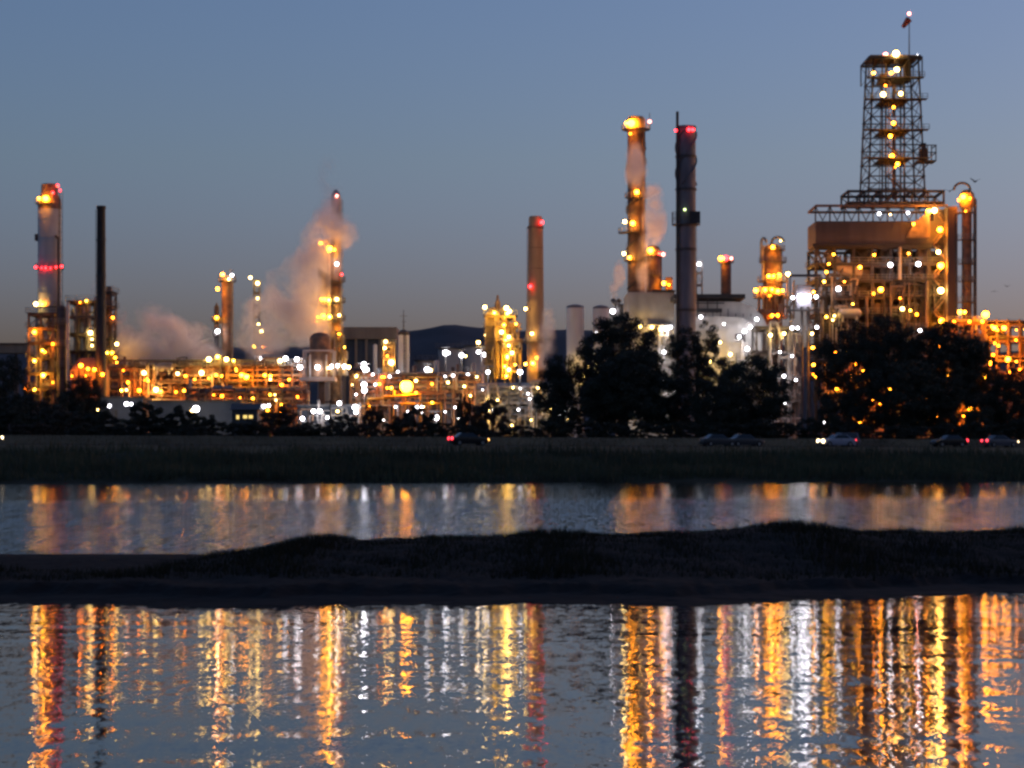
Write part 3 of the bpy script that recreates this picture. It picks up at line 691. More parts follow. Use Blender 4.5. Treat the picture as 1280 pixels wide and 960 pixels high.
t.frame(X(481, D), X(492, D), D - 2, D + 2, G, [Z(q, D) for q in (466, 448, 432)], 2, 2, 'rust', .2, 'X')
t.vessel(X(489, D), D, G, Z(428, D), M(2.8, D), 'ochre')
t.clutter(X(478, D), X(494, D), D - 3, D, Z(475, D), Z(430, D), 10, ('rust', 'ochre'), .25, 53, 0)
t.lamps(D - 3.4, [(482, 427, 'k', .65), (481, 435, 'k', .65), (489, 453, 'k', .95), (484, 445, 'o', .35)])

def flood_pole(label, px, py, D, lst, m='steel', arm=1.2, group='floodlight poles'):
    t = Thing('floodlight_pole', label, 'light pole', (X(px, D), D, G), group); zt = Z(py, D)
    t.part('shaft', MB().bar((X(px, D), D, G), (X(px, D), D, zt + .6), .2, 8, .12), m, smooth=True)
    t.part('crossarm', MB().box(X(px, D) - arm, X(px, D) + arm, D - .1, D + .1, zt + .6, zt + .8), m)
    t.lamps(D - .9, lst); return t
flood_pole('tall pole with one dazzling white cluster right of the lamp deck columns', 455, 459, 470, [(455, 461, 'w', 1.15), (451, 463, 'w', .8), (459, 462, 'w', .8), (455, 455, 'w', .7)])
flood_pole('pole with a tall white lamp pair below the dazzling cluster', 455.5, 480, 440, [(455, 481, 'w', .75), (455.5, 488, 'w', .75)])
flood_pole('floodlight pole left of centre beside the hall end columns', 535, 459, 500, [(534, 462, 'w', .95), (539, 463, 'k', .55)])
flood_pole('left lamp of the pair before the pale tanks', 557, 438, 555, [(557, 441, 'w', 1.1), (561, 441, 'w', .6)])
flood_pole('right lamp of the pair before the pale tanks', 577, 441, 555, [(577, 444, 'w', 1.0), (582, 445, 'k', .5)])
flood_pole('single floodlight below the two lamps before the pale tanks', 585, 463, 500, [(585, 467, 'w', .85)])
flood_pole('white lamp left of the yellow lit tower foot', 610, 462, 490, [(610, 465, 'w', .95)])
flood_pole('bright white lamp right of the yellow lit tower foot', 650, 461, 490, [(650, 465, 'w', 1.1)])
flood_pole('pole of two white lamps against the left side of the yellow lit tower', 602, 437, 540, [(598, 440, 'w', .9), (607, 443, 'w', 1.05), (598, 428, 'k', .6), (607, 419, 'k', .5)])
flood_pole('low white lamp among shrubs right of the big orange lamp', 545, 519, 400, [(545, 522, 'w', .75)])
flood_pole('small white lamp low behind the middle shrubs', 521, 506, 415, [(521, 509, 'w', .4)])

D = 440
t = Thing('pipe_portal', 'yellow pipe portal crowned by one big glowing orange lamp', 'pipe portal', (X(508, D), D, G))
for q in (461, 492, 507, 525, 551): t.part('post', MB().box(X(q, D) - .14, X(q, D) + .14, D - .14, D + .14, G, Z(506, D)), 'yellow')
t.part('header_pipe', MB().path([(X(460, D), D - .4, Z(515, D)), (X(460, D), D - .4, Z(499, D)), (X(493, D), D - .4, Z(497, D)), (X(493, D), D - .4, Z(488, D))], .25), 'yellow', smooth=True)
t.part('header_pipe', MB().path([(X(480, D), D - .9, Z(496, D)), (X(526, D), D - .9, Z(493, D)), (X(526, D), D - .9, Z(505, D))], .22), 'yellow', smooth=True)
t.part('header_pipe', MB().path([(X(500, D), D - .6, Z(505, D)), (X(552, D), D - .6, Z(504, D)), (X(552, D), D - .6, Z(516, D))], .26), 'yellow', smooth=True)
t.part('lamp_post', MB().bar((X(508, D), D - .6, Z(505, D)), (X(508, D), D - .6, Z(487, D)), .12, 8), 'yellow')
t.lamps(D - 1.2, [(508, 483, 's', 1.9), (489, 485, 's', .55), (484, 485, 'o', .4), (540, 503, 'y', .35), (462, 508, 's', .35)])

# middle pipe racks, vessels and tanks
D = 470
t = pipe_rack('cluttered brown pipe rack behind the big orange lamp', 440, 600, D, [500, 486, 474], 11, 8, 6, ('rust', 'insul', 'tan', 'steel'), 61)
t.clutter(X(440, D), X(600, D), D - 5, D + 3, G, Z(466, D), 140, ('rust', 'insul', 'tan', 'steel', 'dark'), .3, 62, 8)
for px_, yt_, r_ in ((446, 455, 2.2), (474, 462, 3.2), (518, 458, 2.6), (526, 464, 2.0), (546, 452, 3.0), (566, 460, 2.4), (572, 456, 1.8), (592, 455, 2.8)):
    t.vessel(X(px_, D + 7), D + 7, G, Z(yt_, D + 7), M(r_, D), ('pale', 'insul', 'rust')[int(px_) % 3], 'dome', 14, 'standing_vessel')
t.service_lamps(440, 600, (470, 482, 494), D - 5.4, 14, 'okkww', 303)
t.service_lamps(440, 600, (508, 516, 524), D - 6.0, 14, 'wwwk', 309)
t.lamps(D - 6, [(474, 480, 'o', .4), (520, 491, 'o', .35), (540, 480, 's', .35), (597, 492, 'o', .6), (599, 502, 'o', .4), (466, 468, 'w', .5), (500, 494, 'o', .4), (520, 476, 'k', .4), (560, 478, 'k', .4)])
t = pipe_rack('grey maze of pipework left of the large trees', 596, 716, D - 20, [520, 506, 494, 484], 10, 9, 7, ('insul', 'steel', 'pale', 'concrete'), 63, 'steel')
D = 450
t.clutter(X(596, D), X(716, D), D - 6, D + 3, G, Z(478, D), 150, ('insul', 'steel', 'pale', 'concrete', 'tan'), .34, 64, 8)
t.service_lamps(598, 712, (486, 500, 512, 524), D - 6.4, 20, 'wkkw', 304)
t.lamps(D - 7, [(622, 500, 'k', .3), (660, 492, 'w', .35), (700, 520, 'w', .6), (664, 525, 'k', .35), (640, 532, 'k', .35), (612, 520, 'k', .3), (690, 490, 'k', .3), (648, 512, 'w', .3), (676, 510, 'w', .3)])
t = Thing('vent_pipe', 'pale standing vent pipe with an orange lit box left of the grey pipe maze', 'vent pipe', (X(602, 455), 455, G))
t.part('pipe', MB().bar((X(604, 455), 455, G), (X(604, 455), 455, Z(467, 455)), .32, 12), 'pale', smooth=True)
t.part('box', MB().box(X(594, 455), X(601, 455), 454, 456, Z(505, 455), Z(486, 455)), 'tan')
t.lamps(453, [(597, 485, 'o', .4)])
D = 600
for i, (a, b, yt, lab) in enumerate(((548, 578, 434, 'wide pale storage tank catching white light left of the yellow lit tower'), (580, 606, 431, 'pale storage tank half hidden behind the yellow lit tower'), (518, 546, 449, 'low grey storage tank right of the white silo'))):
    t = Thing('storage_tank', lab, 'tank', (X((a + b) / 2, D), D, G)); cx = X((a + b) / 2, D); r_ = M((b - a) / 2, D)
    sh_ = t.vessel(cx, D, G, Z(yt + 3, D), r_, 'pale', None, 28, rings=3)
    t.part('roof', MB().lathe(cx, D, [(r_ * 1.01, Z(yt + 3, D) + .01), (r_ * 1.01, Z(yt + 3, D) + .2), (.3, Z(yt, D))], 28), 'steel', smooth=False)
    t.ring(cx, D, Z(yt + 3, D) + .3, r_, r_ + .9, a0=200, a1=340)

# yellow lit tower
D = 525
t = Thing('process_tower', 'square tower glowing yellow with pointed vent and crowded lamps', 'tower', (X(626, D), D, G))
t.frame(X(608, D), X(643, D), D - 5, D + 5, G, [Z(q, D) for q in (470, 455, 440, 425, 410, 396)], 4, 2, 'ochre', .26, 'X', deckm='grating')
t.part('cladding', MB().box(X(608.5, D), X(624, D), D - 4.6, D - 3.6, Z(452, D), Z(392, D)), 'ochre')
t.vessel(X(616, D), D, Z(470, D), Z(388, D), M(6, D), 'ochre', 'dome'); t.vessel(X(632, D), D + 1, Z(470, D), Z(386, D), M(6, D), 'ochre', 'dome')
t.part('vent', MB().lathe(X(622, D), D, [(M(4, D), Z(392, D)), (M(3.6, D), Z(380, D)), (M(1.6, D), Z(374, D)), (M(1.2, D), Z(369, D))], 14), 'rust', smooth=True)
t.clutter(X(612, D), X(652, D), D - 6.5, D - 5, Z(475, D), Z(398, D), 30, ('ochre', 'rust', 'yellow'), .25, 71, 1)
t.lamps(D - 7, [(606, 384, 'k', .7), (633, 385, 'k', .9), (637, 389, 'k', .8), (634, 392, 'y', .7), (618, 391, 'y', .6), (627, 415, 'k', .7), (630, 406, 'y', .6), (636, 421, 'k', .65), (632, 425, 'y', .5), (636, 432, 'k', .6), (640, 441, 'k', .6), (634, 445, 'y', .55), (634, 447, 'y', .6), (645, 405, 'y', .35), (636, 462, 'k', .55), (631, 458, 'y', .5), (633, 470, 'y', .5), (644, 456, 'y', .4)])
# tan stack
D = 545
t = Thing('brick_stack', 'tall tan tapering smokestack with two red lights beside white steam', 'smokestack', (X(669.5, D), D, G))
cx = X(669.5, D)
t.part('shaft', MB().lathe(cx, D, [(M(11.5, D), G), (M(10.6, D), Z(420, D)), (M(9.3, D), Z(284, D)), (M(8.6, D), Z(283.9, D)), (M(8.6, D), Z(273, D)), (M(7.4, D), Z(270.5, D)), (M(6.4, D), Z(270.5, D)), (M(6.4, D), Z(280, D))], 28), 'brick', smooth=True)
t.part('crown_band', MB().lathe(cx, D, [(M(9, D), Z(286, D)), (M(10.2, D), Z(285.5, D)), (M(10.2, D), Z(283, D)), (M(9, D), Z(282.5, D))], 28), 'rust')
for yy in (310, 336, 362, 390): t.part('hoop', MB().lathe(cx, D, [(M(8.5, D), Z(yy, D) - .1), (M(10.2 - (390 - yy) * .006, D), Z(yy, D) - .08), (M(10.2 - (390 - yy) * .006, D), Z(yy, D) + .08), (M(8.5, D), Z(yy, D) + .1)], 28), 'rust')
t.ladder(X(660, D), D - 2, G, Z(285, D), .5, 'rust', False)
t.lamp(677, 278, D - 2.4, 'r', .65); t.lamp(663, 358, D - 2.4, 'r', .55)
t.ring(cx, D, Z(428, D), M(11, D), M(15, D)); t.lamps(D - 3.4, [(657, 386, 'k', .65), (665, 417, 'k', .6), (657, 455, 'y', .6), (666, 454, 'y', .6), (671, 447, 's', .5)])
t.part('lamp_bracket', MB().bar((X(658, D), D - 3.2, Z(385, D)), (X(664, D), D - 1, Z(388, D)), .1).bar((X(658, D), D - 3.2, Z(385, D)), (X(658, D), D - 3.2, Z(425, D)), .08), 'rust')
# white silos
D = 560
for a, b, yt, lab in ((708, 730, 381, 'white round silo with dark blue domed cap right of the tan stack'), (741, 761, 382, 'second white silo with dark cap, partly behind the big tree')):
    t = Thing('silo', lab, 'silo', (X((a + b) / 2, D), D, G)); cx = X((a + b) / 2, D); r_ = M((b - a) / 2, D)
    t.vessel(cx, D, G, Z(yt + 4, D), r_, 'white', None, 26, rings=4)
    t.part('cap', MB().lathe(cx, D, [(r_ * 1.03, Z(yt + 4, D) + .01), (r_ * .95, Z(yt + 1.5, D)), (r_ * .5, Z(yt, D)), (.2, Z(yt - .6, D))], 26), 'navy', smooth=True)
    t.lamps(D - r_ - 1.2, [(a + 3, 455, 'k', .5), (b, 470, 'k', .5)])  # lamps added in front to brighten the silos
D = 500
t = Thing('vent_chimney', 'short dark steaming vent with white lamp above the big tree', 'vent', (X(772, D), D, G))
t.part('stack', MB().path([(X(774, D), D, G), (X(774, D), D, Z(380, D)), (X(770, D), D, Z(376, D)), (X(766, D), D, Z(379, D))], .9, 12), 'dark', smooth=True)
t.lamps(D - 2, [(766, 389, 'w', .8)])

# ------------------------------------------------------------------ flare-like tall brown column and its neighbours
D = 520
t = Thing('distillation_column', 'very tall brown column with wide lamp platforms and drifting steam', 'column', (X(795, D), D, G))
cx = X(795, D)
t.vessel(cx, D, G, Z(168, D), M(10.5, D), 'dark_brown', None, 26, rings=10)
t.part('head', MB().lathe(cx, D, [(M(10.4, D), Z(168, D) + .01), (M(11.5, D), Z(164, D)), (M(12, D), Z(150, D)), (M(9, D), Z(146, D)), (.3, Z(145, D))], 24), 'ochre', smooth=True)
t.ring(cx, D, Z(162, D), M(11, D), M(17.5, D)); t.ring(cx, D, Z(247, D), M(10.5, D), M(13.5, D)); t.ring(cx, D, Z(291, D), M(10.5, D), M(22, D), a0=150, a1=280); t.ring(cx, D, Z(326, D), M(10.5, D), M(15, D)); t.ring(cx, D, Z(205, D), M(10.5, D), M(13, D), a0=270, a1=400)
mb = MB()                                            # winding stair around the shell
N_ = 150
for k in range(N_):
    a0 = R(200) + k * .16; z0 = Z(362, D) + (Z(166, D) - Z(362, D)) * k / N_; a1 = a0 + .16; z1 = Z(362, D) + (Z(166, D) - Z(362, D)) * (k + 1) / N_
    for rr, dz in ((10.6, 0), (12.4, 0), (12.4, 1.1)):
        mb.bar((cx + M(rr, D) * math.cos(a0), D + M(rr, D) * math.sin(a0), z0 + dz), (cx + M(rr, D) * math.cos(a1), D + M(rr, D) * math.sin(a1), z1 + dz), .12 if dz == 0 else .05)
    mb.bar((cx + M(10.5, D) * math.cos(a0), D + M(10.5, D) * math.sin(a0), z0), (cx + M(12.4, D) * math.cos(a0), D + M(12.4, D) * math.sin(a0), z0), .1)
t.part('winding_stair', mb, 'dark')
t.part('downcomer', MB().bar((X(804, D), D - 1.5, G), (X(804, D), D - 1.5, Z(166, D)), .42, 10), 'dark_brown', smooth=True)
t.part('beacon_arm', MB().bar((X(806, D), D, Z(161, D)), (X(813, D), D, Z(161, D)), .15).bar((X(812, D), D, Z(161, D)), (X(812, D), D, Z(141, D)), .07), 'dark')
t.lamps(D - 3.4, [(789, 154, 's', 1.5), (783, 154, 's', .9), (796, 240, 's', 1.2), (791, 279, 's', 1.0), (781, 277, 'k', 1.0), (787, 322, 's', .85), (780, 317, 'k', .95), (788, 167, 'o', .4)])
t.lamp(812, 152, D - .6, 'p', .45)
D = 512
t = Thing('process_column', 'short brown twin column with lamp crown right of the tallest brown column', 'column', (X(816.5, D), D, G))
cx = X(816.5, D)
t.vessel(cx, D, G, Z(312, D), M(8.5, D), 'dark_brown', 'dome', rings=4); t.vessel(X(824, D), D + 1.5, G, Z(320, D), M(4, D), 'dark_brown', 'dome', name='side_vessel')
t.ring(cx, D, Z(320, D), M(8.5, D), M(12, D)); t.ring(cx, D, Z(345, D), M(8.5, D), M(11, D), a0=180, a1=330)
t.part('junction_box', MB().box(X(832, D), X(840, D), D - 1.5, D + 1.5, Z(363, D), Z(347, D)), 'dark_brown')
t.lamps(D - 2.8, [(813, 313, 's', 1.0), (830, 354, 's', .95), (836, 356, 'o', .35)]); t.lamp(829, 318, D - 2.2, 'p', .5); t.lamp(824, 317, D - 2.2, 'r', .5)

D = 470
t = Thing('steel_stack', 'tall dark blue grey stack with mid platform and a thin pipe rising past it', 'smokestack', (X(857, D), D, G))
cx = X(857.5, D)
t.vessel(cx, D, G, Z(161, D), M(12.2, D), 'navy', 'open', 28)
for yy in (237, 312, 388, 196): t.part('flange', MB().lathe(cx, D, [(M(12.2, D), Z(yy, D) - .3), (M(13.4, D), Z(yy, D) - .25), (M(13.4, D), Z(yy, D) + .25), (M(12.2, D), Z(yy, D) + .3)], 28), 'dark')
t.part('vent_pipe', MB().bar((X(846, D), D - 1.6, G), (X(846, D), D - 1.6, Z(141, D)), .3, 10), 'black', smooth=True)
t.ring(cx, D, Z(281, D), M(12.2, D), M(17.5, D), 'dark', True, name='platform', h=2.6)
t.part('cabinet', MB().box(X(861, D), X(874, D), D - M(16.5, D), D - M(12.5, D), Z(281, D) + .06, Z(266, D)), 'black')
for k in range(3):                                   # helical strakes
    mb = MB()
    for j in range(26):
        a0 = R(120 * k) + j * .17; z0 = Z(232, D) + (Z(164, D) - Z(232, D)) * j / 26; a1 = a0 + .17; z1 = Z(232, D) + (Z(164, D) - Z(232, D)) * (j + 1) / 26
        P_ = [(cx + M(rr, D) * math.cos(a), D + M(rr, D) * math.sin(a), z) for rr, a, z in ((12.1, a0, z0), (14, a0, z0), (14, a1, z1), (12.1, a1, z1))]
        mb.add(P_ + [(x_, y_, z_ + .08) for x_, y_, z_ in P_], [(3, 2, 1, 0), (4, 5, 6, 7), (1, 2, 6, 5), (0, 1, 5, 4), (2, 3, 7, 6)])
    t.part('strake', mb, 'navy')
t.ladder(X(868, D), D - 1.4, Z(400, D), Z(281, D), .6, 'steel')
for p in ((866, 162), (861, 162), (845, 163)): t.lamp(*p, D - 2.4, 'r', .42)
t.lamp(856, 262, D - 2.8, 'g', .4)

D = 505
t = Thing('light_tower', 'slim pale lattice tower with one white lamp right of the dark stack', 'tower', (X(874, D), D, G))
t.frame(X(870.5, D), X(877.5, D), D - .6, D + .6, G, [Z(q, D) for q in (400, 385, 370, 355, 340, 326)], 2, 2, 'steel', .1, 'X', False)
t.lamps(D - 1.2, [(874, 330, 'w', .75), (876, 391, 'w', .6)])
D = 540
t = Thing('short_stack', 'short brown stack topped by red and amber lamps right of the dark stack', 'smokestack', (X(907.5, D), D, G))
t.vessel(X(907.5, D), D, G, Z(324, D), M(6.5, D), 'dark_brown', 'open', rings=3)
t.ring(X(907.5, D), D, Z(328, D), M(6.5, D), M(9.5, D))
t.lamps(D - 2.2, [(901, 323, 's', .85)]); t.lamp(907, 323, D - 2.2, 'r', .75); t.lamp(914, 323, D - 2.2, 'p', .6)

# boiler house under the stacks
D = 500
t = Thing('boiler_house', 'pale concrete block under the tallest brown column, above the trees', 'building', (X(812, D), D, G))
t.part('wall', MB().box(X(784, D), X(842, D), D - 2, D + 16, G, Z(366, D)), 'concrete')
for k in range(5): t.part('panel', MB().box(X(785 + k * 11.4, D), X(795.6 + k * 11.4, D), D - 2.12, D - 2.002, Z(408, D), Z(367, D)), 'concrete')
t.part('parapet', MB().box(X(815, D), X(843, D), D - 2.4, D + 16.4, Z(366, D) + .002, Z(363.5, D)), 'dark')
t.part('ledge', MB().box(X(786, D), X(843, D), D - 3.4, D - 2.13, Z(409, D), Z(407, D)), 'steel')
t.clutter(X(785, D), X(842, D), D - 4.6, D - 3.5, Z(470, D), Z(405, D), 22, ('pale', 'insul', 'concrete'), .35, 81, 1)
t.lamps(D - 5.5, [(800, 408, 'k', .6), (815, 409, 'k', .6), (833, 411, 'w', .9), (838, 409, 'w', .8), (826, 412, 'k', .7), (745, 416, 'w', .6), (790, 445, 'k', .5), (830, 440, 'w', .6), (832, 476, 'w', .8), (757, 508, 'w', .8), (771, 506, 'w', .8), (779, 513, 'w', .8), (768, 518, 'k', .6), (735, 458, 'k', .6), (790, 477, 'w', .6), (840, 480, 'w', .8), (846, 488, 'w', .8), (845, 512, 'k', .6), (747, 462, 'k', .5)])  # includes extra lamps added to brighten the concrete wall
D = 488
t = Thing('boiler_duct', 'huge grey curved duct with brightly lit end wall behind the trees', 'duct', (X(915, D), D, G))
def ductprof(px0, px1, ytop, rad, n=8):
    pts = [(px0, ytop)]; 
    for k in range(n + 1):
        a = math.pi / 2 * (1 - k / n); pts.append((px1 - rad + rad * math.cos(a), ytop + rad - rad * math.sin(a)))
    return pts
def extr(poly, y0, y1, D):
    n = len(poly); vs = [(X(a, D), y0, Z(b, D)) for a, b in poly] + [(X(a, D), y1, Z(b, D)) for a, b in poly]
    return MB().add(vs, [tuple(range(n)), tuple(range(2 * n - 1, n - 1, -1))] + [(k, n + k, n + (k + 1) % n, (k + 1) % n) for k in range(n)])
outer = ductprof(868, 962, 377, 46, 10) + [(962, 560), (868, 560)]
t.part('casing', extr(outer, D, D + 14, D), 'pale')
for k in range(8): t.part('stiffener', MB().box(X(872 + k * 9.5, D) - .15, X(872 + k * 9.5, D) + .15, D - .22, D - .003, Z(396, D), Z(386 if k < 5 else 392, D)), 'steel')
inner = ductprof(862, 951, 396, 34, 10) + [(951, 560), (862, 560)]
t.part('end_wall', extr(inner, D - 1.2, D - .25, D), 'pale')
for k in range(7): t.part('wall_rib', MB().box(X(870 + k * 12, D) - .12, X(870 + k * 12, D) + .12, D - 1.36, D - 1.203, Z(470, D), Z(401, D)), 'pale')
for k in range(4): t.part('wall_girt', MB().box(X(866, D), X(949, D), D - 1.34, D - 1.202, Z(412 + k * 14, D) - .12, Z(412 + k * 14, D) + .12), 'pale')
t.part('roof_slab', MB().box(X(842, D), X(931, D), D - 1, D + 12, Z(373.5, D), Z(368, D)), 'black')
t.part('roof_rail', MB().box(X(842, D), X(905, D), D - 1.1, D - .9, Z(380, D), Z(378.6, D)).box(X(870, D), X(902, D), D - 1.15, D - 1.02, Z(391, D), Z(386, D)), 'black')
for q in (848, 860, 872, 884, 896): t.part('post', MB().box(X(q, D) - .12, X(q, D) + .12, D - 1.1, D - .95, Z(392, D), Z(373.6, D)), 'dark')
t.part('louvre', MB().box(X(918, D), X(931, D), D - 1.5, D - 1.37, Z(428, D), Z(418, D)), 'dark')
t.clutter(X(905, D), X(945, D), D - 2.6, D - 1.8, Z(470, D), Z(425, D), 12, ('pale', 'steel'), .2, 82, 0)
t.lamps(D - 4.6, [(905, 405, 'w', .6), (946, 399, 'w', .6), (955, 425, 'w', .6), (931, 414, 'w', .95), (938, 409, 'w', .7), (924, 421, 'w', .5), (934, 436, 'w', .7), (913, 443, 'k', .7), (900, 428, 'k', .6), (876, 396, 'w', .5), (884, 460, 'k', .6), (888, 452, 'k', .5)])  # includes white lamps added to spread light over the end wall

# orange lamp tower
D = 495
t = Thing('process_column', 'brown column with hooked overhead pipes above two blazing orange lamp decks', 'column', (X(966, D), D, G))
cx = X(966, D)
t.vessel(cx, D, G, Z(313, D), M(12, D), 'rust', 'dome', rings=3)
t.part('side_pipe', MB().bar((X(953, D), D - 1, Z(350, D)), (X(953, D), D - 1, Z(308, D)), .35, 8), 'insul', smooth=True)
for i, (px0, px1, yt) in enumerate(((951, 957, 298), (964, 979, 297))):
    mb = MB(); P_ = []
    for k in range(9):
        a = math.pi * (1 - k / 8); P_.append((X((px0 + px1) / 2 + (px1 - px0) / 2 * math.cos(a), D), D - 1, Z(yt + 6 - 6 * math.sin(a), D)))
    P_ = [(X(px0, D), D - 1, Z(330, D))] + P_
    t.part('overhead_pipe', mb.path(P_, .3, 8), 'steel', smooth=True)
for yy, rr in ((313, 15), (328, 17), (352, 19), (372, 24), (396, 12)): t.ring(cx, D, Z(yy, D), M(9, D), M(rr, D))
t.clutter(X(945, D), X(990, D), D - 4.2, D - 2.4, Z(400, D), Z(345, D), 20, ('rust', 'ochre', 'tan'), .26, 83, 1)
t.lamps(D - 3.8, [(961, 345, 's', .95), (967, 345, 's', .8), (974, 344, 's', .7), (985, 343, 'k', 1.0), (957, 362, 's', .95), (945, 363, 's', .7), (965, 362, 's', .6), (972, 364, 's', .8), (978, 363, 's', .7), (966, 309, 's', .6), (976, 301, 'k', .4), (966, 394, 'o', .7), (972, 394, 'o', .6), (962, 370, 'o', .5)])

# white lit frame and its mast
D = 470
t = Thing('pipe_structure', 'silvery pipework frame lit white left of the coker building', 'steel frame', (X(975, D), D, G))
t.frame(X(944, D), X(1000, D), D - 3, D + 5, G, [Z(q, D) for q in (500, 470, 440, 410)], 5, 2, 'steel', .22, 'X', rail=False)
t.clutter(X(942, D), X(1000, D), D - 4.5, D + 3, G, Z(400, D), 60, ('pale', 'steel', 'insul', 'pale'), .34, 84, 4)
t.lamps(D - 5.4, [(963, 419, 'k', .6), (980, 417, 'k', .5), (982, 504, 'w', .5), (962, 464, 'w', .5), (980, 470, 'w', .55), (995, 475, 'w', .5), (950, 455, 'k', .4), (975, 440, 'w', .5), (990, 445, 'w', .5), (955, 490, 'k', .4)])
D = 455
t = Thing('floodlight_mast', 'dark mast with a dazzling boxed white lamp cluster left of the coker building', 'mast', (X(1005.5, D), D, G))
for q in (1002.5, 1010): t.part('leg', MB().bar((X(q, D), D, G), (X(q, D), D, Z(383, D)), .3, 8), 'dark')
t.part('lamp_box', MB().box(X(996, D), X(1014, D), D + .3, D + 2, Z(386, D), Z(356, D)), 'navy')
t.part('gantry', MB().box(X(986, D), X(1026, D), D - .2, D + .2, Z(346, D), Z(343, D)).box(X(987, D), X(988.4, D), D - .15, D + .15, Z(400, D), Z(346.2, D)).box(X(1023, D), X(1024.4, D), D - .15, D + .15, Z(400, D), Z(346.2, D)), 'dark')
t.part('gantry', MB().box(X(984, D), X(1026, D), D - .4, D + .19, Z(389, D), Z(387, D)), 'dark')
t.lamps(D - .9, [(1005, 373, 'w', 1.5), (1000, 370, 'w', .9), (1010, 371, 'w', 1.0), (991, 372, 'w', .65), (1020, 371, 'w', .65), (1017, 365, 's', .5), (990, 410, 'w', .7), (997, 410, 'w', .75), (1021, 409, 'w', .65), (1015, 417, 'k', .65), (1016, 435, 's', .55), (1017, 456, 's', .5), (1016, 468, 'o', .4)])

# ------------------------------------------------------------------ coker building and derrick
D = 480
t = Thing('coker_building', 'massive brown coker structure with clad upper band and solid right shaft', 'building', (X(1108, D), D, G))
yf, yb = D - 6, D + 6
Df = yf
t.frame(X(1020, Df), X(1184, Df), yf, yb, G, [Z(q, Df) for q in (470, 450, 430, 411, 392, 371, 350, 329, 308)], 8, 2, 'derrick', .3, 'X', skip=(8,), bevery=2)
# clad band and roof framing
t.part('upper_cladding', MB().box(X(1019, Df), X(1166, Df), yf - .8, yb, Z(306, Df), Z(277, Df)), 'brown')
for k in range(14): t.part('cladding_panel', MB().box(X(1019.5 + k * 10.5, Df), X(1029.6 + k * 10.5, Df), yf - .88, yf - .802, Z(305.5, Df), Z(277.6, Df)), 'brown')
Ds = yf - 4.6
t.part('stair_shaft', MB().box(X(1184.5, Ds), X(1197, Ds), Ds, yf + 2, G, Z(258, Ds)), 'brown')
for k in range(9): t.part('shaft_panel', MB().box(X(1185, Ds), X(1196.6, Ds), Ds - .08, Ds - .002, Z(289 + k * 28, Ds), Z(262 + k * 28, Ds)), 'brown')
t.part('corner_cladding', MB().box(X(1166.4, Df), X(1183.6, Df), yf - .5, yf + 6, Z(306, Df), Z(262, Df)), 'brown')
gq = random.Random(77)
for lv in ((470, 450), (450, 430), (430, 411), (411, 392), (392, 371), (371, 350), (350, 329), (329, 309)):
    for k in range(7):
        if gq.random() < .36 and not (k < 2 and lv[0] < 360):
            a_ = 1021 + k * 23.2; t.part('infill_panel', MB().box(X(a_ + 1.5, Df), X(a_ + 21, Df), yf + 1.0, yf + 1.2, Z(lv[0], Df) + .2, Z(lv[1], Df) - .7 - gq.random() * 1.2), gq.choice(('derrick', 'brown', 'dark_brown')))
t.part('sill_beam', MB().box(X(1015, Df), X(1184, Df), yf - 1.1, yf - .82, Z(308.5, Df), Z(305, Df)), 'derrick')
t.part('roof_beam', MB().box(X(1019, Df), X(1184, Df), yf - .6, yf - .2, Z(259, Df), Z(256, Df)).box(X(1019, Df), X(1184, Df), yb - .4, yb, Z(259, Df), Z(256, Df)).box(X(1019, Df), X(1019, Df) + .4, yf - .2, yb - .4, Z(259, Df), Z(256.2, Df)), 'rust')
mb = MB()
for a in range(1019, 1160, 18):
    mb.bar((X(a, Df), yf - .4, Z(277, Df)), (X(a, Df), yf - .4, Z(258, Df)), .16); mb.bar((X(a, Df), yf - .4, Z(258, Df)), (X(a + 9, Df), yf - .4, Z(276, Df)), .13); mb.bar((X(a + 9, Df), yf - .4, Z(276, Df)), (X(a + 18, Df), yf - .4, Z(258, Df)), .13)
t.part('roof_truss', mb, 'derrick')
t.part('dark_backing', MB().box(X(1070, Df), X(1183, Df), yf + 8, yf + 8.4, G, Z(309, Df)), 'derrick')  # dark sheet added to deepen the shade inside the structure
t.part('roof_deck', MB().box(X(1022, Df), X(1183, Df), yf + .5, yb - .5, Z(277, Df) + .01, Z(276, Df)), 'grating')
t.part('corner_brace', MB().bar((X(1020, Df), yf, Z(310, Df)), (X(1034, Df), yf, Z(345, Df)), .3).bar((X(1020, Df), yf, Z(308, Df)), (X(1020, Df), yf, Z(392, Df)), .25), 'derrick')
for i, q in enumerate((1076, 1102, 1128, 1152)):
    dr = t.part('coke_drum', MB().lathe(X(q, D), D - 2.5, [(.6, Z(408, D)), (1.0, Z(402, D)), (M(10.5, D), Z(380, D)), (M(10.5, D), Z(318, D)), (M(7, D), Z(309, D)), (.4, Z(307, D))], 20), 'derrick' if i < 3 else 'rust', smooth=True)
t.part('transfer_duct', MB().path([(X(1036, Df), yf + 2, Z(313, Df)), (X(1043, Df), yf + 1.5, Z(324, Df)), (X(1054, Df), yf + 1, Z(336, Df)), (X(1078, Df), yf + 1, Z(341, Df))], 1.25, 14), 'tan', smooth=True)
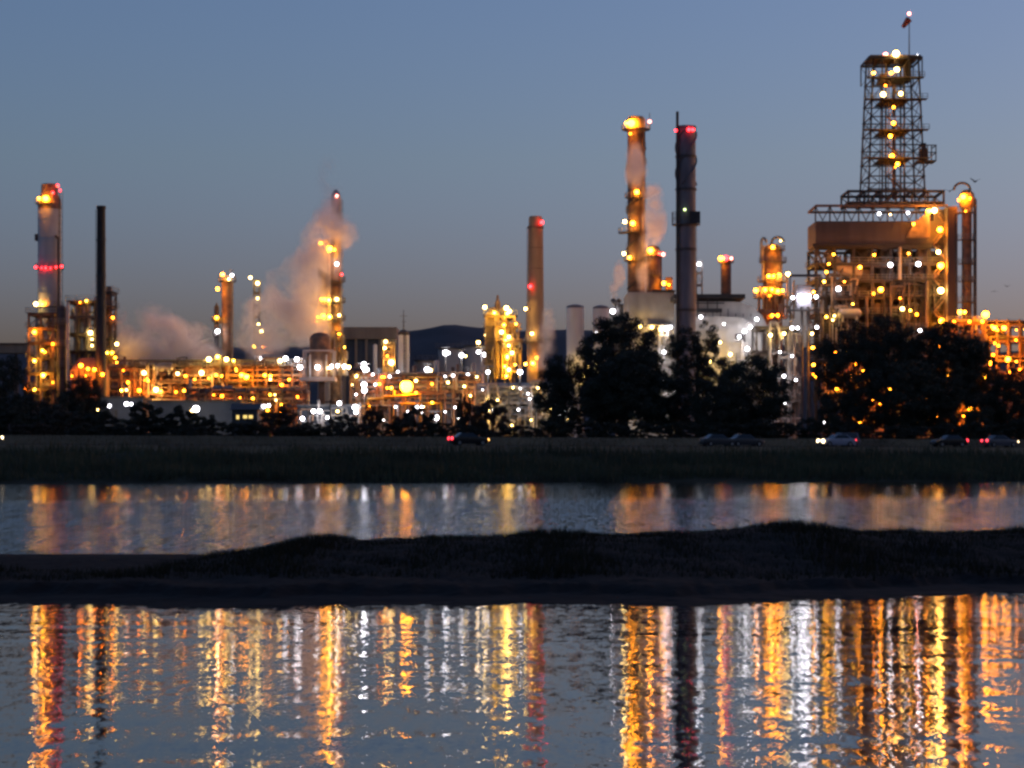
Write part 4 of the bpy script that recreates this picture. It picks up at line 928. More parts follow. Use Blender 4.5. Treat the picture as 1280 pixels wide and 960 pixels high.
t.part('chute', MB().add([(X(1131, Df), yf - 2.2, Z(298, Df)), (X(1160, Df), yf - 2.2, Z(298, Df)), (X(1160, Df), yf - 2.2, Z(264, Df)), (X(1153, Df), yf - 2.2, Z(270, Df)), (X(1140, Df), yf - 2.2, Z(280, Df)),
                          (X(1131, Df), yf - .9, Z(298, Df)), (X(1160, Df), yf - .9, Z(298, Df)), (X(1160, Df), yf - .9, Z(264, Df)), (X(1153, Df), yf - .9, Z(270, Df)), (X(1140, Df), yf - .9, Z(280, Df))],
                         [(0, 1, 2, 3, 4), (9, 8, 7, 6, 5), (0, 5, 6, 1), (1, 6, 7, 2), (2, 7, 8, 3), (3, 8, 9, 4), (4, 9, 5, 0)]), 'rust')
t.stair(X(1165, Df), X(1182, Df), yf - 1.5, [Z(q, Df) for q in (470, 450, 430, 411, 392, 371, 350, 329, 308, 287, 262)], 'rust')
t.clutter(X(1022, Df), X(1180, Df), yf + .5, yf + 7, Z(500, Df), Z(312, Df), 190, ('dark_brown', 'derrick', 'derrick', 'dark_brown', 'derrick'), .34, 91, 10)
t.clutter(X(1024, Df), X(1072, Df), yf - 1.5, yf - .6, Z(430, Df), Z(345, Df), 36, ('insul', 'dark_brown', 'tan', 'derrick'), .2, 92, 1)
t.clutter(X(1100, Df), X(1182, Df), yf - 1.5, yf - .7, Z(430, Df), Z(350, Df), 30, ('dark_brown', 'derrick', 'derrick'), .22, 93, 0)
t.part('standpipe', MB().bar((X(1157, Df), yf - 1.6, G), (X(1157, Df), yf - 1.6, Z(352, Df)), .4, 10), 'dark_brown', smooth=True)
t.part('standpipe', MB().bar((X(1082, Df), yf - 1.6, G), (X(1082, Df), yf - 1.6, Z(372, Df)), .3, 10), 'dark_brown', smooth=True)
t.part('standpipe', MB().bar((X(1124, Df), yf - .9, Z(350, Df)), (X(1124, Df), yf - .9, Z(309, Df)), .35, 10), 'tan', smooth=True)
t.service_lamps(1028, 1180, (318, 352, 372, 394), yf - 1.9, 5, 'ssok', 307)
t.lamps(yf - 3.8, [(1168, 263, 'k', 1.05), (1161, 264, 's', .85), (1175, 287, 's', 1.1), (1173, 315, 'k', .8), (1176, 332, 's', 1.1), (1176, 363, 'k', .95), (1177, 401, 's', 1.1), (1148, 330, 'w', .75), (1113, 331, 'w', .8), (1048, 361, 'w', .85), (1101, 362, 's', 1.0), (1092, 367, 'o', .45), (1128, 386, 'k', .95), (1138, 388, 'y', .5), (1150, 413, 'w', .75), (1075, 334, 's', .55), (1146, 393, 'o', .6), (1036, 330, 's', .5), (1042, 318, 's', .55), (1033, 340, 's', .4), (1030, 352, 'y', .4), (1142, 280, 's', .45), (1033, 396, 'y', .5), (1041, 400, 'k', .4), (1066, 380, 'y', .35)])
t.lamps(yf + .4, [(1099, 267, 'w', .6), (1135, 266, 'w', .6), (1113, 268, 'k', .35)])

D = 480
t = Thing('derrick', 'tall lattice drilling derrick rising from the coker roof with a column of orange lamps', 'derrick', (X(1115, D), D, Z(256, D)))
zd0 = Z(256, D)
# base deck
t.frame(X(1056, D), X(1174, D), D - 5, D + 5, Z(259, D), [Z(241, D)], 7, 2, 'derrick', .2, 'XX', decks=False)
t.part('base_deck', MB().box(X(1055, D), X(1175, D), D - 5.6, D + 5.6, Z(257, D), Z(255.4, D)), 'dark_brown')
LV = [240, 224, 203, 185, 168, 150, 130, 103, 75]
def dx(py): return 27.5 + (34.5 - 27.5) * (py - 70) / 170.0
ccx = 1115.0
for sx in (-1, 1):
    for sy in (-1, 1):
        t.part('leg', MB().bar((X(ccx + sx * dx(256), D), D + sy * M(dx(256), D), zd0), (X(ccx + sx * dx(76), D), D + sy * M(dx(76), D), Z(76, D)), .21, 6), 'derrick')
for q in (1105, 1128):
    t.part('guide_column', MB().box(X(q, D) - .16, X(q, D) + .16, D - 2.5, D - 2, zd0, Z(82, D)), 'derrick'); t.part('guide_column', MB().box(X(q, D) - .14, X(q, D) + .14, D + 2, D + 2.5, zd0, Z(82, D)), 'derrick')
prev = 256
for i, py in enumerate(LV):
    z = Z(py, D); hw = M(dx(py), D); c = X(ccx, D); mb = MB()
    for sy in (-1, 1): mb.box(c - hw - .3, c + hw + .3, D + sy * hw - .1, D + sy * hw + .1, z - .2, z + .05)
    for sx in (-1, 1): mb.box(c + sx * hw - .1, c + sx * hw + .1, D - hw + .2, D + hw - .2, z - .2, z + .04)
    t.part('ring_beam', mb, 'derrick')
    zp = Z(prev, D); hp = M(dx(prev), D); br = MB()
    if i < 8:
        for sy in (-1, 1):
            for a, b in ((-1, -.3), (.3, 1)):
                br.bar((c + a * hp, D + sy * hp, zp), (c + b * hw, D + sy * hw, z), .075); br.bar((c + b * hp, D + sy * hp, zp), (c + a * hw, D + sy * hw, z), .075)
            br.bar((c - .3 * hp, D + sy * hp, zp), (c - .3 * hw, D + sy * hw, z), .10); br.bar((c + .3 * hp, D + sy * hp, zp), (c + .3 * hw, D + sy * hw, z), .10)
        for sx in (-1, 1): br.bar((c + sx * hp, D - hp, zp), (c + sx * hw, D + hw, z), .075); br.bar((c + sx * hp, D + hp, zp), (c + sx * hw, D - hw, z), .075)
        t.part('bracing', br, 'derrick')
    if py in (203, 168, 130, 103):
        ex = 1.5 if py != 103 else M(6, D)
        dk = t.part('deck', MB().box(c - hw - ex, c + hw + ex * .9, D - hw - 1.3, D - hw + 1.2, z + .11, z + .22).box(c - hw * .6, c + hw * .6, D - hw + 1.3, D + hw, z + .11, z + .2), 'grating')
        rb = MB()
        for zz in (.6, 1.2): rb.bar((c - hw - ex, D - hw - 1.3, z + zz), (c + hw + ex * .9, D - hw - 1.3, z + zz), .06)
        for k in range(13): xx = c - hw - ex + (2 * hw + ex * 1.9) * k / 12; rb.bar((xx, D - hw - 1.3, z + .2), (xx, D - hw - 1.3, z + 1.2), .06)
        t.part('railing', rb, 'derrick', dk)
    prev = py
# crown cage wider than the tower
t.frame(X(1081, D), X(1147, D), D - M(31, D), D + M(31, D), Z(103, D), [Z(76, D)], 5, 2, 'derrick', .12, 'X', decks=False)
t.part('crown_deck', MB().box(X(1083, D), X(1146, D), D - M(30, D), D + M(30, D), Z(75.5, D) + .02, Z(74, D)), 'dark_brown')
t.part('crown_block', MB().box(X(1131, D), X(1137, D), D - 1, D + 2, Z(103, D), Z(76.5, D)), 'derrick'); t.part('hoist_box', MB().box(X(1098, D), X(1106, D), D - 3, D + 2, Z(103, D), Z(95, D)), 'dark_brown')
t.stair(X(1106, D), X(1124, D), D - 3, [Z(q, D) for q in (254, 240, 224, 203, 185, 168, 150, 130, 103)], 'dark_brown')
for k, (a, b) in enumerate(((250, 205), (200, 152), (146, 106))): t.part('drill_stem', MB().bar((X(1117, D), D, Z(a, D)), (X(1117, D), D, Z(b, D)), .3, 8), 'dark_brown')
# side platform
sp = t.part('side_platform', MB().box(X(1144, D), X(1167, D), D - 3.2, D + 1.5, Z(204, D), Z(202.5, D)), 'grating')
rb = MB()
for q in (1146, 1151, 1156, 1161, 1166.5): rb.bar((X(q, D), D - 3.1, Z(203, D)), (X(q, D), D - 3.1, Z(184, D)), .12)
for yy in (184, 193): rb.bar((X(1144, D), D - 3.1, Z(yy, D)), (X(1167, D), D - 3.1, Z(yy, D)), .14); rb.bar((X(1167, D), D - 3.1, Z(yy, D)), (X(1167, D), D + 1.5, Z(yy, D)), .12)
rb.bar((X(1145, D), D - 3, Z(219, D)), (X(1160, D), D - 3, Z(204, D)), .18)
t.part('cage', rb, 'derrick', sp)
t.part('winch', MB().box(X(1150, D), X(1158, D), D - 2, D, Z(202.4, D), Z(187, D)).box(X(1152, D), X(1156, D), D - 1.6, D - .4, Z(186.9, D), Z(180, D)), 'derrick', sp)
# mast with beacon and windsock
t.part('mast', MB().bar((X(1136.5, D), D, Z(75, D)), (X(1136.5, D), D, Z(19, D)), .16, 6, .08), 'derrick')
a, b = W(1136.2, 24, D), W(1128.5, 34, D)
t.part('windsock', MB().bar(a, b, .75, 10, .4), 'cloth')
for q in (1091, 1116): t.part('rod', MB().bar((X(q, D), D, Z(74, D)), (X(q, D), D, Z(66 if q == 1116 else 69, D)), .08), 'derrick')
t.lamp(1136.5, 17, D, 'p', .55); t.lamp(1107, 69, D - 4, 'p', .6)
t.lamps(D - M(28, D) - .8, [(1120, 67, 'k', 1.0), (1121, 87, 'k', .95), (1114, 91, 's', .75), (1092, 91, 'y', .5), (1104, 118, 'k', 1.15), (1126, 117, 'k', .85), (1117, 134, 's', .6), (1117, 154, 's', .75), (1113, 170, 's', .7), (1115, 195, 's', .85), (1122, 205, 's', .85), (1107, 107, 'o', .35), (1119, 209, 'o', .3)])
t.lamp(1147, 69, D - 4, 'w', .35)

D = 470
t = Thing('distillation_column', 'tall dark column with orange lit head and hooked pipe at the far right', 'column', (X(1208, D), D, G))
cx = X(1208.5, D)
t.vessel(cx, D, G, Z(262, D), M(6.2, D), 'rust', None, 22, rings=7)
t.part('head', MB().lathe(cx, D, [(M(6.3, D), Z(262, D) + .01), (M(9, D), Z(258, D)), (M(10, D), Z(250, D)), (M(9, D), Z(242, D)), (M(5, D), Z(238, D)), (.3, Z(237, D))], 22), 'ochre', smooth=True)
P_ = [(X(1202 - 10 * math.cos(math.pi * k / 10), D), D - .5, Z(237 - 8 * math.sin(math.pi * k / 10), D)) for k in range(11)]
t.part('overhead_pipe', MB().path([(X(1192, D), D - .5, Z(238, D))] + P_ + [(X(1212, D), D - .5, Z(244, D))], .26, 8), 'dark', smooth=True)
t.part('return_pipe', MB().path([(X(1194, D), D - .6, G), (X(1194, D), D - .6, Z(268, D)), (X(1202, D), D - .6, Z(266, D))], .26), 'dark', smooth=True)
t.part('riser_pipe', MB().path([(X(1218.5, D), D - .6, G), (X(1218.5, D), D - .6, Z(250, D)), (X(1214, D), D - .6, Z(247, D))], .3), 'dark', smooth=True)
for yy, rr in ((266, 10), (300, 11.5), (330, 10.5), (352, 10.5), (378, 12)): t.ring(cx, D, Z(yy, D), M(6.2, D), M(rr, D), a0=160, a1=400)
t.ladder(X(1214, D), D - 1.2, G, Z(264, D), .5, 'dark')
t.lamps(D - 2.6, [(1204, 246, 's', 1.35), (1199, 250, 'o', .6), (1212, 248, 'o', .6), (1207, 264, 'o', .35)])
D = 462
t = Thing('lamp_deck_structure', 'low steel frame with blazing orange lamps at the foot of the far right column', 'steel frame', (X(1205, D), D, G))
t.frame(X(1186, D), X(1224, D), D - 3, D + 3, G, [Z(q, D) for q in (455, 428, 404)], 4, 2, 'rust', .22, 'X')
t.clutter(X(1186, D), X(1224, D), D - 3.5, D + 2, Z(470, D), Z(398, D), 24, ('rust', 'tan', 'dark'), .28, 95, 1)
t.lamps(D - 4.6, [(1200, 390, 's', .95), (1206, 390, 's', .7), (1232, 393, 's', 1.25), (1193, 402, 'o', .5), (1212, 402, 'o', .4), (1228, 402, 'o', .5)])
D = 500
t = pipe_rack('tall orange lit pipe rack running off the right edge', 1226, 1340, D, [470, 448, 424, 404], 9, 9, 7, ('rust', 'tan', 'rust', 'ochre'), 96)
t.clutter(X(1228, D), X(1340, D), D - 6, D + 3, G, Z(402, D), 60, ('rust', 'tan', 'ochre', 'dark'), .34, 97, 6)
t.service_lamps(1228, 1290, (412, 430, 452), D - 6.2, 9, 'sso', 305)
t.lamps(D - 7, [(1243, 410, 's', .75), (1255, 410, 's', .75), (1240, 408, 'o', .5), (1260, 449, 's', .85), (1241, 444, 'o', .6), (1262, 465, 'o', .5), (1238, 455, 'o', .45), (1270, 425, 'o', .4), (1275, 462, 'o', .4), (1248, 432, 'o', .4), (1290, 440, 'o', .5)])
# lights seen through the right trees
D = 420
t = Thing('equipment_yard', 'orange lit yard pipework glimpsed through the right hand trees', 'pipework', (X(1120, D), D, G))
t.frame(X(1030, D), X(1225, D), D - 2, D + 2, G, [Z(q, D) for q in (510, 475)], 9, 2, 'rust', .2, 'X', rail=False)
t.clutter(X(1030, D), X(1225, D), D - 3, D + 1, G, Z(450, D), 60, ('rust', 'tan', 'ochre'), .3, 98, 6)
t.service_lamps(1030, 1225, (445, 470, 500, 520), D - 3.6, 14, 'sso', 306)
t.lamps(D - 4, [(1047, 487, 's', .75), (1070, 455, 'o', .6), (1080, 464, 's', .6), (1075, 490, 's', .6), (1112, 487, 's', .5), (1075, 527, 's', .6), (1145, 526, 'k', .6), (1195, 444, 's', .6), (1213, 510, 's', 1.0), (1210, 502, 'o', .6), (1218, 490, 's', .5), (1232, 471, 's', .6), (1020, 470, 's', .5), (1060, 440, 'o', .5), (1045, 440, 'o', .4), (1176, 523, 's', .4), (1100, 505, 'o', .4), (1065, 470, 'o', .5), (1205, 520, 'o', .5), (1030, 528, 'w', .4), (1174, 433, 'o', .35), (1090, 478, 'o', .4)])

# ================================================================== STEAM
def steam_mat(name, dens, col):
    m = bpy.data.materials.new(name); m.use_nodes = True; t = m.node_tree; N = t.nodes; Lk = t.links.new
    N.remove(N['Principled BSDF']); out = N['Material Output']
    v = N.new('ShaderNodeVolumePrincipled'); v.inputs['Color'].default_value = (*col, 1); v.inputs['Anisotropy'].default_value = .1
    tc = N.new('ShaderNodeTexCoord'); ln = N.new('ShaderNodeVectorMath'); ln.operation = 'LENGTH'; Lk(tc.outputs['Object'], ln.inputs[0])
    fall = N.new('ShaderNodeMapRange'); fall.interpolation_type = 'SMOOTHSTEP'
    for k, x in ((1, .98), (2, .15), (3, 0), (4, 1)): fall.inputs[k].default_value = x
    geo = N.new('ShaderNodeNewGeometry'); nz = N.new('ShaderNodeTexNoise'); nz.inputs['Scale'].default_value = .17; nz.inputs['Detail'].default_value = 6; nz.inputs['Roughness'].default_value = .68; nz.inputs['Distortion'].default_value = .6
    Lk(geo.outputs['Position'], nz.inputs['Vector'])
    n2 = N.new('ShaderNodeTexNoise'); n2.inputs['Scale'].default_value = .13; n2.inputs['Detail'].default_value = 3; Lk(geo.outputs['Position'], n2.inputs['Vector'])
    wob = N.new('ShaderNodeMath'); wob.operation = 'MULTIPLY_ADD'; wob.inputs[1].default_value = 1.5; Lk(n2.outputs['Fac'], wob.inputs[0])
    sub = N.new('ShaderNodeMath'); sub.operation = 'SUBTRACT'; sub.inputs[1].default_value = .72; Lk(ln.outputs['Value'], sub.inputs[0]); Lk(sub.outputs[0], wob.inputs[2])
    edge = N.new('ShaderNodeMath'); edge.operation = 'MAXIMUM'; Lk(wob.outputs[0], edge.inputs[0])
    e2 = N.new('ShaderNodeMapRange')
    for k, x in ((1, .75), (2, 1.0), (3, 0), (4, 1)): e2.inputs[k].default_value = x
    Lk(ln.outputs['Value'], e2.inputs[0]); Lk(e2.outputs[0], edge.inputs[1]); Lk(edge.outputs[0], fall.inputs[0])
    nr = N.new('ShaderNodeMapRange'); 
    for k, x in ((1, .40), (2, .62), (3, 0.02), (4, 1)): nr.inputs[k].default_value = x
    Lk(nz.outputs['Fac'], nr.inputs[0])
    a = N.new('ShaderNodeMath'); a.operation = 'MULTIPLY'; Lk(fall.outputs[0], a.inputs[0]); Lk(nr.outputs[0], a.inputs[1])
    b = N.new('ShaderNodeMath'); b.operation = 'MULTIPLY'; Lk(a.outputs[0], b.inputs[0]); b.inputs[1].default_value = dens
    Lk(b.outputs[0], v.inputs['Density']); Lk(v.outputs[0], out.inputs['Volume']); return m
_sv, _sf = ico(3)
def steam(label, D, puffs, dens, col=(.985, .975, .965), depth=.6):
    m = steam_mat('steam_' + str(len(bpy.data.materials)), dens, col); me = MB().add(_sv, _sf).mesh('puff', m)
    px, py = puffs[0][:2]
    t = Thing('steam_plume', label, 'steam', W(px, py, D), 'steam plumes'); t.o['kind'] = 'stuff'
    for (px, py, rx, ry) in puffs:
        link('puff', me, t.o, W(px, py, D) - t.base, None, (M(rx, D), max(M(min(rx, ry), D) * depth * 1.4, 2.0), M(ry, D)))
steam('broad steam cloud glowing amber left of the lamp deck columns', 498, [(340, 425, 50, 40), (375, 400, 48, 52), (384, 355, 40, 50), (398, 312, 30, 42), (322, 395, 28, 44), (410, 275, 24, 40),  (428, 292, 24, 34), (350, 372, 34, 40)], .95)
steam('faint pinkish steam wisp above the tallest slim column', 515, [(409, 222, 18, 40), (416, 250, 20, 34)], .22)
steam('low yellowish steam drifting over the orange pipe rack', 497, [(162, 430, 24, 46), (190, 418, 34, 50), (215, 432, 32, 42), (244, 436, 30, 36), (178, 445, 34, 28), (262, 445, 24, 24), (152, 400, 16, 36)], .85)
steam('thin wisp of steam behind the black stack', 510, [(118, 355, 8, 24), (140, 385, 9, 24)], .2)
steam('steam rising against the foot of the tan stack', 528, [(682, 430, 16, 34), (684, 402, 14, 28), (676, 452, 16, 18)], 1.0)
steam('curling steam plume climbing beside the tallest brown column', 508, [(803, 345, 11, 36), (807, 310, 15, 36), (815, 275, 21, 38), (814, 250, 18, 28), (796, 215, 17, 34), (793, 190, 14, 22)], .9)
steam('small steam puff above the dark vent', 500, [(767, 365, 8, 18), (773, 345, 10, 24)], 1.2)

# ================================================================== TREES
def leaf_cloud(seed, n_cl, per, leaf, shape):
    q = np.random.default_rng(seed); cs = []
    while len(cs) < n_cl:
        p = q.uniform(-1, 1, 3); d = np.linalg.norm(p)
        if d > 1 or d < .35 * q.random() ** .3: continue
        k = shape(p)
        if k: cs.append(p)
    cs = np.array(cs)
    V = []
    for c in cs:
        r = q.uniform(.10, .20); m_ = int(per * (r / .16) ** 2)
        d = q.normal(0, 1, (m_, 3)); d /= np.linalg.norm(d, axis=1)[:, None]
        V.append(c + d * r * (q.random((m_, 1)) ** .45) * np.array([1.1, 1.1, .8]))
    P = np.concatenate(V); n = len(P)
    u = q.normal(0, 1, (n, 3)); u /= np.linalg.norm(u, axis=1)[:, None]; v = np.cross(u, q.normal(0, 1, (n, 3))); v /= np.linalg.norm(v, axis=1)[:, None]
    s = leaf * q.uniform(.6, 1.4, (n, 1)); u = u * s; v = v * s * .6
    Q = np.stack([P - u, P + v * .9 - u * .1, P + u, P - v * .9 + u * .1], 1)
    return Q.reshape(-1, 3), cs
SHP = [lambda p: True, lambda p: p[2] > -.75, lambda p: abs(p[0]) < .95 - .4 * max(0, p[2])]
CROWNS = []
for i in range(5):
    Q, cs = leaf_cloud(100 + i, 185 if i % 2 == 0 else 135, 175, .026, SHP[i % 3]); CROWNS.append((npmesh('crown', Q, 0, MT['leaf']), cs))
BUSH = []
for i in range(4):
    Q, cs = leaf_cloud(200 + i, 75, 140, .045, SHP[1]); BUSH.append((npmesh('crown', Q, 0, MT['leaf']), npmesh('crown', Q, 0, MT['leafb']), cs))
def tree(label, pxc, ytop, ybot, wpx, D, var, group='trees behind the road', rz=0):
    """crown between rows ytop..ybot, trunk down to the ground"""
    wpx *= 1.1; x, zt, zb = X(pxc, D), Z(ytop, D), Z(ybot, D); t = Thing('tree', label, 'tree', (x, D, G - .1), group)
    rx, hz = M(wpx / 2, D), (zt - zb) / 2; zc = (zt + zb) / 2; me, cs = CROWNS[var % 5]
    link('crown', me, t.o, (0, 0, zc - t.base.z), (0, 0, rz), (rx, rx * .8, hz))
    mb = MB(); r0 = rx * .045 + .1; mid = Vector((x, D, zc - hz * .35)); mb.bar((x, D, G - .1), mid, r0 * 1.25, 9, r0 * .8)
    q = random.Random(var * 7 + int(pxc)); cr, sr = math.cos(rz), math.sin(rz)
    t.part('trunk', mb, 'bark', smooth=True)
    lb = MB()
    for k in range(11):
        c = cs[q.randrange(len(cs))]; e = Vector((x + rx * (c[0] * cr - c[1] * sr) * .9, D + rx * .8 * (c[0] * sr + c[1] * cr) * .9, zc + hz * c[2] * .9))
        s = Vector((x, D, zc - hz * q.uniform(.4, .95))); m_ = s.lerp(e, .5) + Vector((0, 0, hz * .12)); lb.bar(s, m_, r0 * .42, 6, r0 * .26); lb.bar(m_, e, r0 * .26, 6, r0 * .08)
    t.part('limbs', lb, 'bark', smooth=True)
TD = 335
for a in (
    ('dark leafy tree leftmost of the big group right of the grey pipe maze', 704, 446, 548, 70, TD, 0),
    ('tallest rounded tree in front of the white silos', 776, 392, 530, 104, TD, 2),
    ('broad tree spreading below the tallest rounded tree', 782, 440, 550, 124, TD - 8, 2),
    ('open crowned tree right of the tallest rounded tree, under the dark stack', 872, 402, 486, 84, TD, 3),
    ('loose low tree between the two rounded crowns', 838, 462, 552, 76, TD - 6, 4),
    ('dense tree in front of the curved duct', 938, 446, 552, 96, TD - 10, 0),
    ('low dark tree under the lit end of the curved duct', 895, 470, 553, 76, TD - 16, 2),
    ('tree forming the left shoulder of the right hand tree mass', 1062, 402, 520, 92, TD, 3),
    ('tree forming the middle hump of the right hand tree mass', 1108, 396, 500, 92, TD + 4, 1),
    ('tree forming the right hump of the right hand tree mass', 1176, 403, 500, 104, TD, 2),
    ('tree at the right end of the right hand tree mass', 1218, 420, 530, 64, TD, 4),
    ('dark broad tree low in the middle of the right hand tree mass', 1128, 452, 554, 120, TD - 14, 0),
    ('low tree below the right hump of the right hand tree mass', 1196, 470, 554, 86, TD - 14, 3),
    ('low tree below the left shoulder of the right hand tree mass', 1052, 490, 554, 70, TD - 16, 1),
    ('dark tree at the right edge under the orange pipe rack', 1262, 462, 552, 84, TD - 6, 2),
    ('dark tree cut off by the left edge', 8, 446, 548, 74, TD, 1),
    ('dark tree below the brown frame at the far left', 58, 488, 552, 90, TD - 8, 3),
    ('tree rising before the low furnace at the far left', 104, 470, 548, 58, TD - 4, 4),
): tree(*a, rz=(a[1] * .7) % 6)
def shrub(label, pxc, ytop, wpx, D0, var, brown=False, group='shrubs along the road'):
    D = BD(pxc, D0); x = X(pxc, D); zt = Z(ytop, D); zb = G - .25; t = Thing('shrub', label, 'shrub', (x, D, zb), group)
    rx = M(wpx / 2, D); hz = (zt - zb) * .56; b = BUSH[var % 4]
    link('crown', b[1] if brown else b[0], t.o, (0, 0, zt - hz - zb), (0, 0, (pxc * .37) % 6), (rx, rx * .8, hz))
    mb = MB(); q = random.Random(int(pxc))
    for k in range(4): mb.bar((x + q.uniform(-.15, .15), D, zb), (x + rx * q.uniform(-.5, .5), D + rx * q.uniform(-.3, .3), zt - hz * .6), .09, 6, .03)
    t.part('stems', mb, 'bark')
SHRUBS = [
    (18, 505, 84, 'leafy shrub in the left corner under the edge tree'), (80, 508, 80, 'shrub below the brown frame, behind the verge'), (132, 515, 70, 'shrub in front of the low pale shed'),
    (180, 502, 52, 'shrub with a pointed top left of the blue grey shed'), (200, 518, 60, 'wide low shrub in front of the blue grey shed left end'), (228, 508, 44, 'upright shrub left of the white lamp on the blue grey shed'),
    (264, 519, 50, 'low shrub right of the white lamp on the blue grey shed'), (296, 528, 44, 'low shrub just below the yellow lit windows'), (318, 524, 40, 'small shrub right of the yellow lit windows'),
    (347, 509, 64, 'large rounded shrub in front of the grey brown pipe rack'), (384, 528, 50, 'low shrub below the white doorway lights'), (430, 518, 44, 'brownish shrub right of the thin dark pole'),
    (466, 503, 36, 'upright brown shrub left of the yellow pipe portal'), (492, 526, 40, 'low shrub under the white lamps of the yellow pipe portal'), (518, 508, 58, 'rounded brown shrub below the big orange lamp'),
    (552, 528, 52, 'low dark shrub beside the low white lamp'), (580, 488, 24, 'thin tall brown shrub in front of the brown pipe rack'), (612, 500, 64, 'large brown shrub in front of the grey pipe maze'),
    (588, 532, 60, 'low shrub above the lone car with a red tail light'), (648, 532, 60, 'low shrub at the foot of the grey pipe maze'), (696, 520, 60, 'shrub under the leftmost big tree'),
    (746, 526, 70, 'shrub under the broad spreading tree'), (800, 526, 70, 'shrub right of centre beneath the broad spreading tree'), (850, 528, 70, 'shrub beneath the loose low tree'),
    (905, 526, 70, 'shrub beneath the curved duct trees'), (958, 524, 70, 'shrub right of the curved duct trees'), (1012, 522, 60, 'shrub behind the pale car with headlights'),
    (1068, 530, 60, 'shrub right of the pale car with headlights'), (1120, 530, 70, 'shrub under the middle of the right hand tree mass'), (1175, 530, 70, 'shrub behind the car with one red light'),
    (1232, 524, 66, 'shrub left of the last car near the right edge'), (1276, 522, 60, 'shrub at the very right edge behind the road'), (-30, 512, 80, 'shrub beyond the left edge tree'), (42, 528, 60, 'low shrub left of the brown frame shrub'), (108, 530, 60, 'low shrub before the furnace tree'),
    (160, 530, 60, 'low shrub under the pointed shrub'), (406, 532, 44, 'low shrub round the foot of the thin dark pole'), (450, 530, 44, 'low shrub between the two upright brown shrubs'), (240, 532, 60, 'lowest shrub before the blue grey shed'), (364, 534, 56, 'low shrub at the foot of the large rounded shrub'),
]
for i, (px, yt, wd, lab) in enumerate(SHRUBS): shrub(lab, px, yt, wd, 285 if yt < 520 else 272, i, brown='brown' in lab)

# ================================================================== CARS
def car(label, px_c, heading, paint, lights, D0=253.5, suv=False, group='cars on the road'):
    D = BD(px_c, D0); x0 = X(px_c, D); zr = 3.9
    t = Thing('car', label, 'car', (x0, D, zr), group); t.o.rotation_euler = (0, 0, math.atan(SH) + (math.pi if heading < 0 else 0))
    b = Vector((x0, D, zr))
    def P(nm, mb, m, par=None, sm=False):
        return link(nm, mb.mesh(nm, MT[m] if isinstance(m, str) else m, (0, 0, 0), sm), par or t.o)
    rf = 1.72 if suv else 1.45
    # stations along the length: x, underside, belt, half width
    S = [(-2.2, .42, .78, .70), (-2.12, .28, .92, .80), (-1.6, .22, .98, .87), (-.6, .2, .98, .89), (.5, .2, .96, .89), (1.3, .22, .92, .87), (1.95, .27, .80, .82), (2.18, .36, .68, .72), (2.24, .42, .6, .6)]
    vs = []; fs = []
    for (x, zu, zb_, hw) in S: vs += [(x, -hw * .9, zu), (x, -hw, (zu + zb_) / 2), (x, -hw * .96, zb_), (x, 0, zb_ + .05), (x, hw * .96, zb_), (x, hw, (zu + zb_) / 2), (x, hw * .9, zu)]
    for i in range(len(S) - 1):
        for k in range(7): fs.append((i * 7 + k, i * 7 + (k + 1) % 7, (i + 1) * 7 + (k + 1) % 7, (i + 1) * 7 + k))
    fs += [tuple(range(7))[::-1], tuple(range((len(S) - 1) * 7, len(S) * 7))]
    P('body', MB().add(vs, fs), paint, None, True)
    xb, xf = (-2.0, .95) if suv else (-1.65, .95)
    tb, tf = (-1.85, .35) if suv else (-1.0, .3)
    ca = [(xb, -.80, .95), (xf, -.80, .94), (xf, .80, .94), (xb, .80, .95), (tb, -.62, rf), (tf, -.62, rf), (tf, .62, rf), (tb, .62, rf)]
    cb = P('cabin', MB().add(ca, [(0, 1, 5, 4), (1, 2, 6, 5), (2, 3, 7, 6), (3, 0, 4, 7), (4, 5, 6, 7)]), paint)
    def inset(i4, k=.12, off=.012):
        p = [Vector(ca[i]) for i in i4]; c = sum(p, Vector()) / 4; nrm = (p[1] - p[0]).cross(p[3] - p[0]).normalized()
        q = [v.lerp(c, k) + nrm * off for v in p]; r = [v.lerp(c, k) - nrm * .01 for v in p]
        return MB().add(q + r, [(0, 1, 2, 3), (4, 7, 6, 5), (0, 4, 5, 1), (1, 5, 6, 2), (2, 6, 7, 3), (3, 7, 4, 0)])
    for i4, nm in (((0, 1, 5, 4), 'side_window'), ((2, 3, 7, 6), 'side_window'), ((1, 2, 6, 5), 'windscreen'), ((3, 0, 4, 7), 'rear_window')): P(nm, inset(i4), 'glass', cb)
    for wx in (-1.35, 1.38):
        for s in (-1, 1):
            w_ = P('wheel', MB().bar((wx, s * .68, .32), (wx, s * .91, .32), .32, 16), 'rubber', None, True); P('rim', MB().bar((wx, s * .9, .32), (wx, s * .925, .32), .19, 10), 'steel', w_)
    for s in (-1, 1):
        for nm, xx, zz, k, r_ in (('headlight', 2.12, .66, lights[0], lights[2]), ('tail_light', -2.16, .8, lights[1], lights[3])):
            if k: link(nm, LAMPM[k], t.o, (xx, s * .60, zz), None, (r_ * .5, r_, r_ * .75))
            else: P(nm, MB().box(xx - .06, xx + .06, s * .62 - .12, s * .62 + .12, zz - .07, zz + .07), 'steel')
    for s in (-1, 1):
        P('door_handle', MB().box(-.25, -.05, s * .895 - .02, s * .895 + .02, .82, .86), 'dark')
    P('bumper', MB().box(2.16, 2.28, -.66, .66, .38, .52), 'dark'); P('bumper', MB().box(-2.26, -2.14, -.68, .68, .42, .58), 'dark')
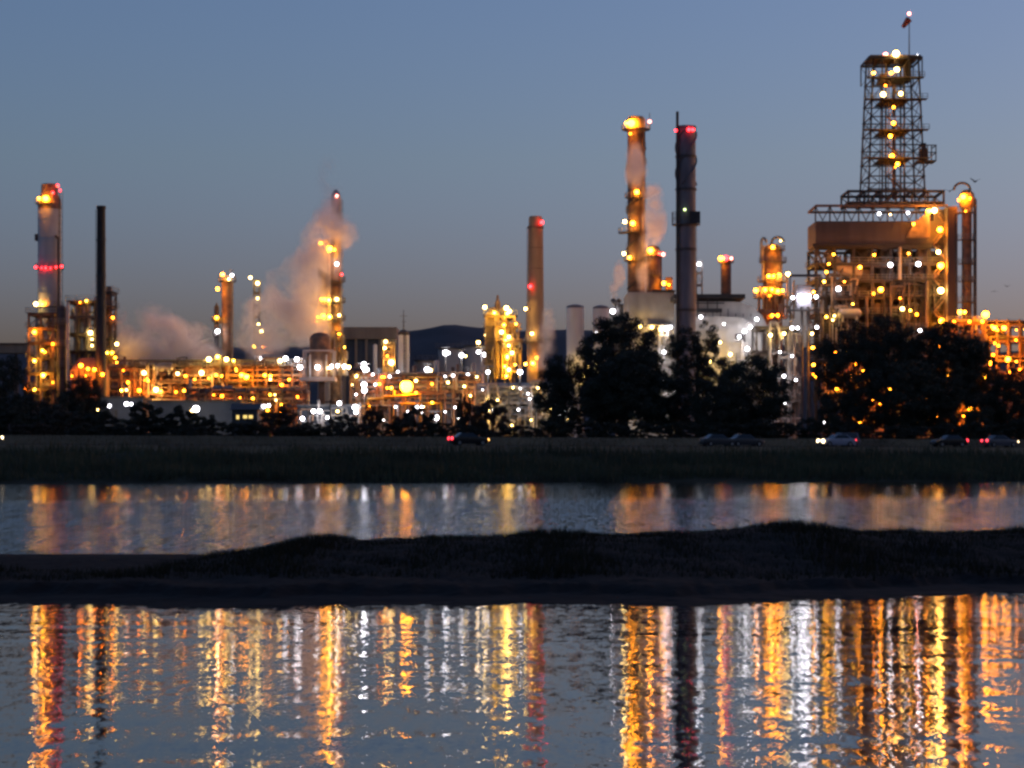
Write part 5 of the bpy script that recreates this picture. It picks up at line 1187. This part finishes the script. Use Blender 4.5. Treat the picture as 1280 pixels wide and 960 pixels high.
PAINT = dict(blue=mat('pale_blue_car_paint', (.30, .32, .40), .3, .2, .05), black=mat('black_car_paint', (.02, .02, .022), .25, .2, .05), grey=mat('grey_car_paint', (.12, .12, .14), .3, .3, .05), silver=mat('silver_car_paint', (.06, .065, .075), .3, .4, .05))
car('pale blue car with bright headlights heading left before the right hand trees', 1046, -1, PAINT['blue'], ('h', 't', .34, .20))
car('black car heading right with red tail light and amber front light, alone left of centre', 586, 1, PAINT['black'], ('a', 't', .22, .26))
car('dark car with red tail light and yellow front light near the right edge', 1250, 1, PAINT['grey'], ('h', 't', .2, .22))
car('dark car ahead of it showing one red tail light', 1186, -1, PAINT['black'], (None, 't', .2, .28))
car('car at the very left edge showing one white headlight', -24, 1, PAINT['grey'], ('h', 't', .24, .2), D0=252.5)
car('left one of two silver cars parked below the trees without lights', 898, 1, PAINT['silver'], (None, None, .2, .2), D0=255.8)
car('right one of two silver cars parked below the trees without lights', 932, 1, PAINT['silver'], (None, None, .2, .2), D0=255.8)
car('amber lit dark van right behind the pale blue car', 1052, -1, PAINT['grey'], ('a', None, .22, .2), D0=256.6, suv=True)

# ================================================================== BIRDS
def bird(label, px, py, D, span, up, rz):
    t = MB(); L = span * .32
    t.lathe(0, 0, [(.01, -L * .6), (.05 * span, -L * .35), (.065 * span, 0), (.045 * span, L * .3), (.03 * span, L * .42), (.035 * span, L * .5), (.005, L * .66)], 8)
    t.v = [(x, z, y) for x, y, z in t.v]; t.f = [tuple(reversed(f)) for f in t.f]
    for s in (-1, 1):
        a = [(s * .04 * span, L * .22, .02), (s * .04 * span, -L * .2, .02), (s * .27 * span, L * .30, up * .6 * span), (s * .26 * span, -L * .12, up * .6 * span), (s * .5 * span, -L * .05, up * span), (s * .49 * span, -L * .16, up * span)]
        v = a + [(x, y, z + .025) for x, y, z in a]
        t.add(v, [(0, 2, 3, 1), (2, 4, 5, 3), (6, 7, 9, 8), (8, 9, 11, 10), (0, 6, 8, 2), (2, 8, 10, 4), (1, 3, 9, 7), (3, 5, 11, 9), (4, 10, 11, 5)])
    o = link('bird', t.mesh('bird', MT['feather']), None, W(px, py, D), (0, 0, rz)); o['label'] = label; o['category'] = 'bird'; o['group'] = 'birds in flight'
bird('dark bird with raised wings flying just above the far right column', 1219, 227, 250, 1.5, .22, .5)
bird('dark bird flying left of the hooked pipe on the far right column', 1187, 239, 250, 1.2, .2, -.6)
bird('small far bird, the higher one over the right edge pipe rack', 1259, 358, 330, 1.1, .15, .3)
bird('small far bird, the lower one over the right edge pipe rack', 1243, 364, 330, 1.0, -.1, -.4)
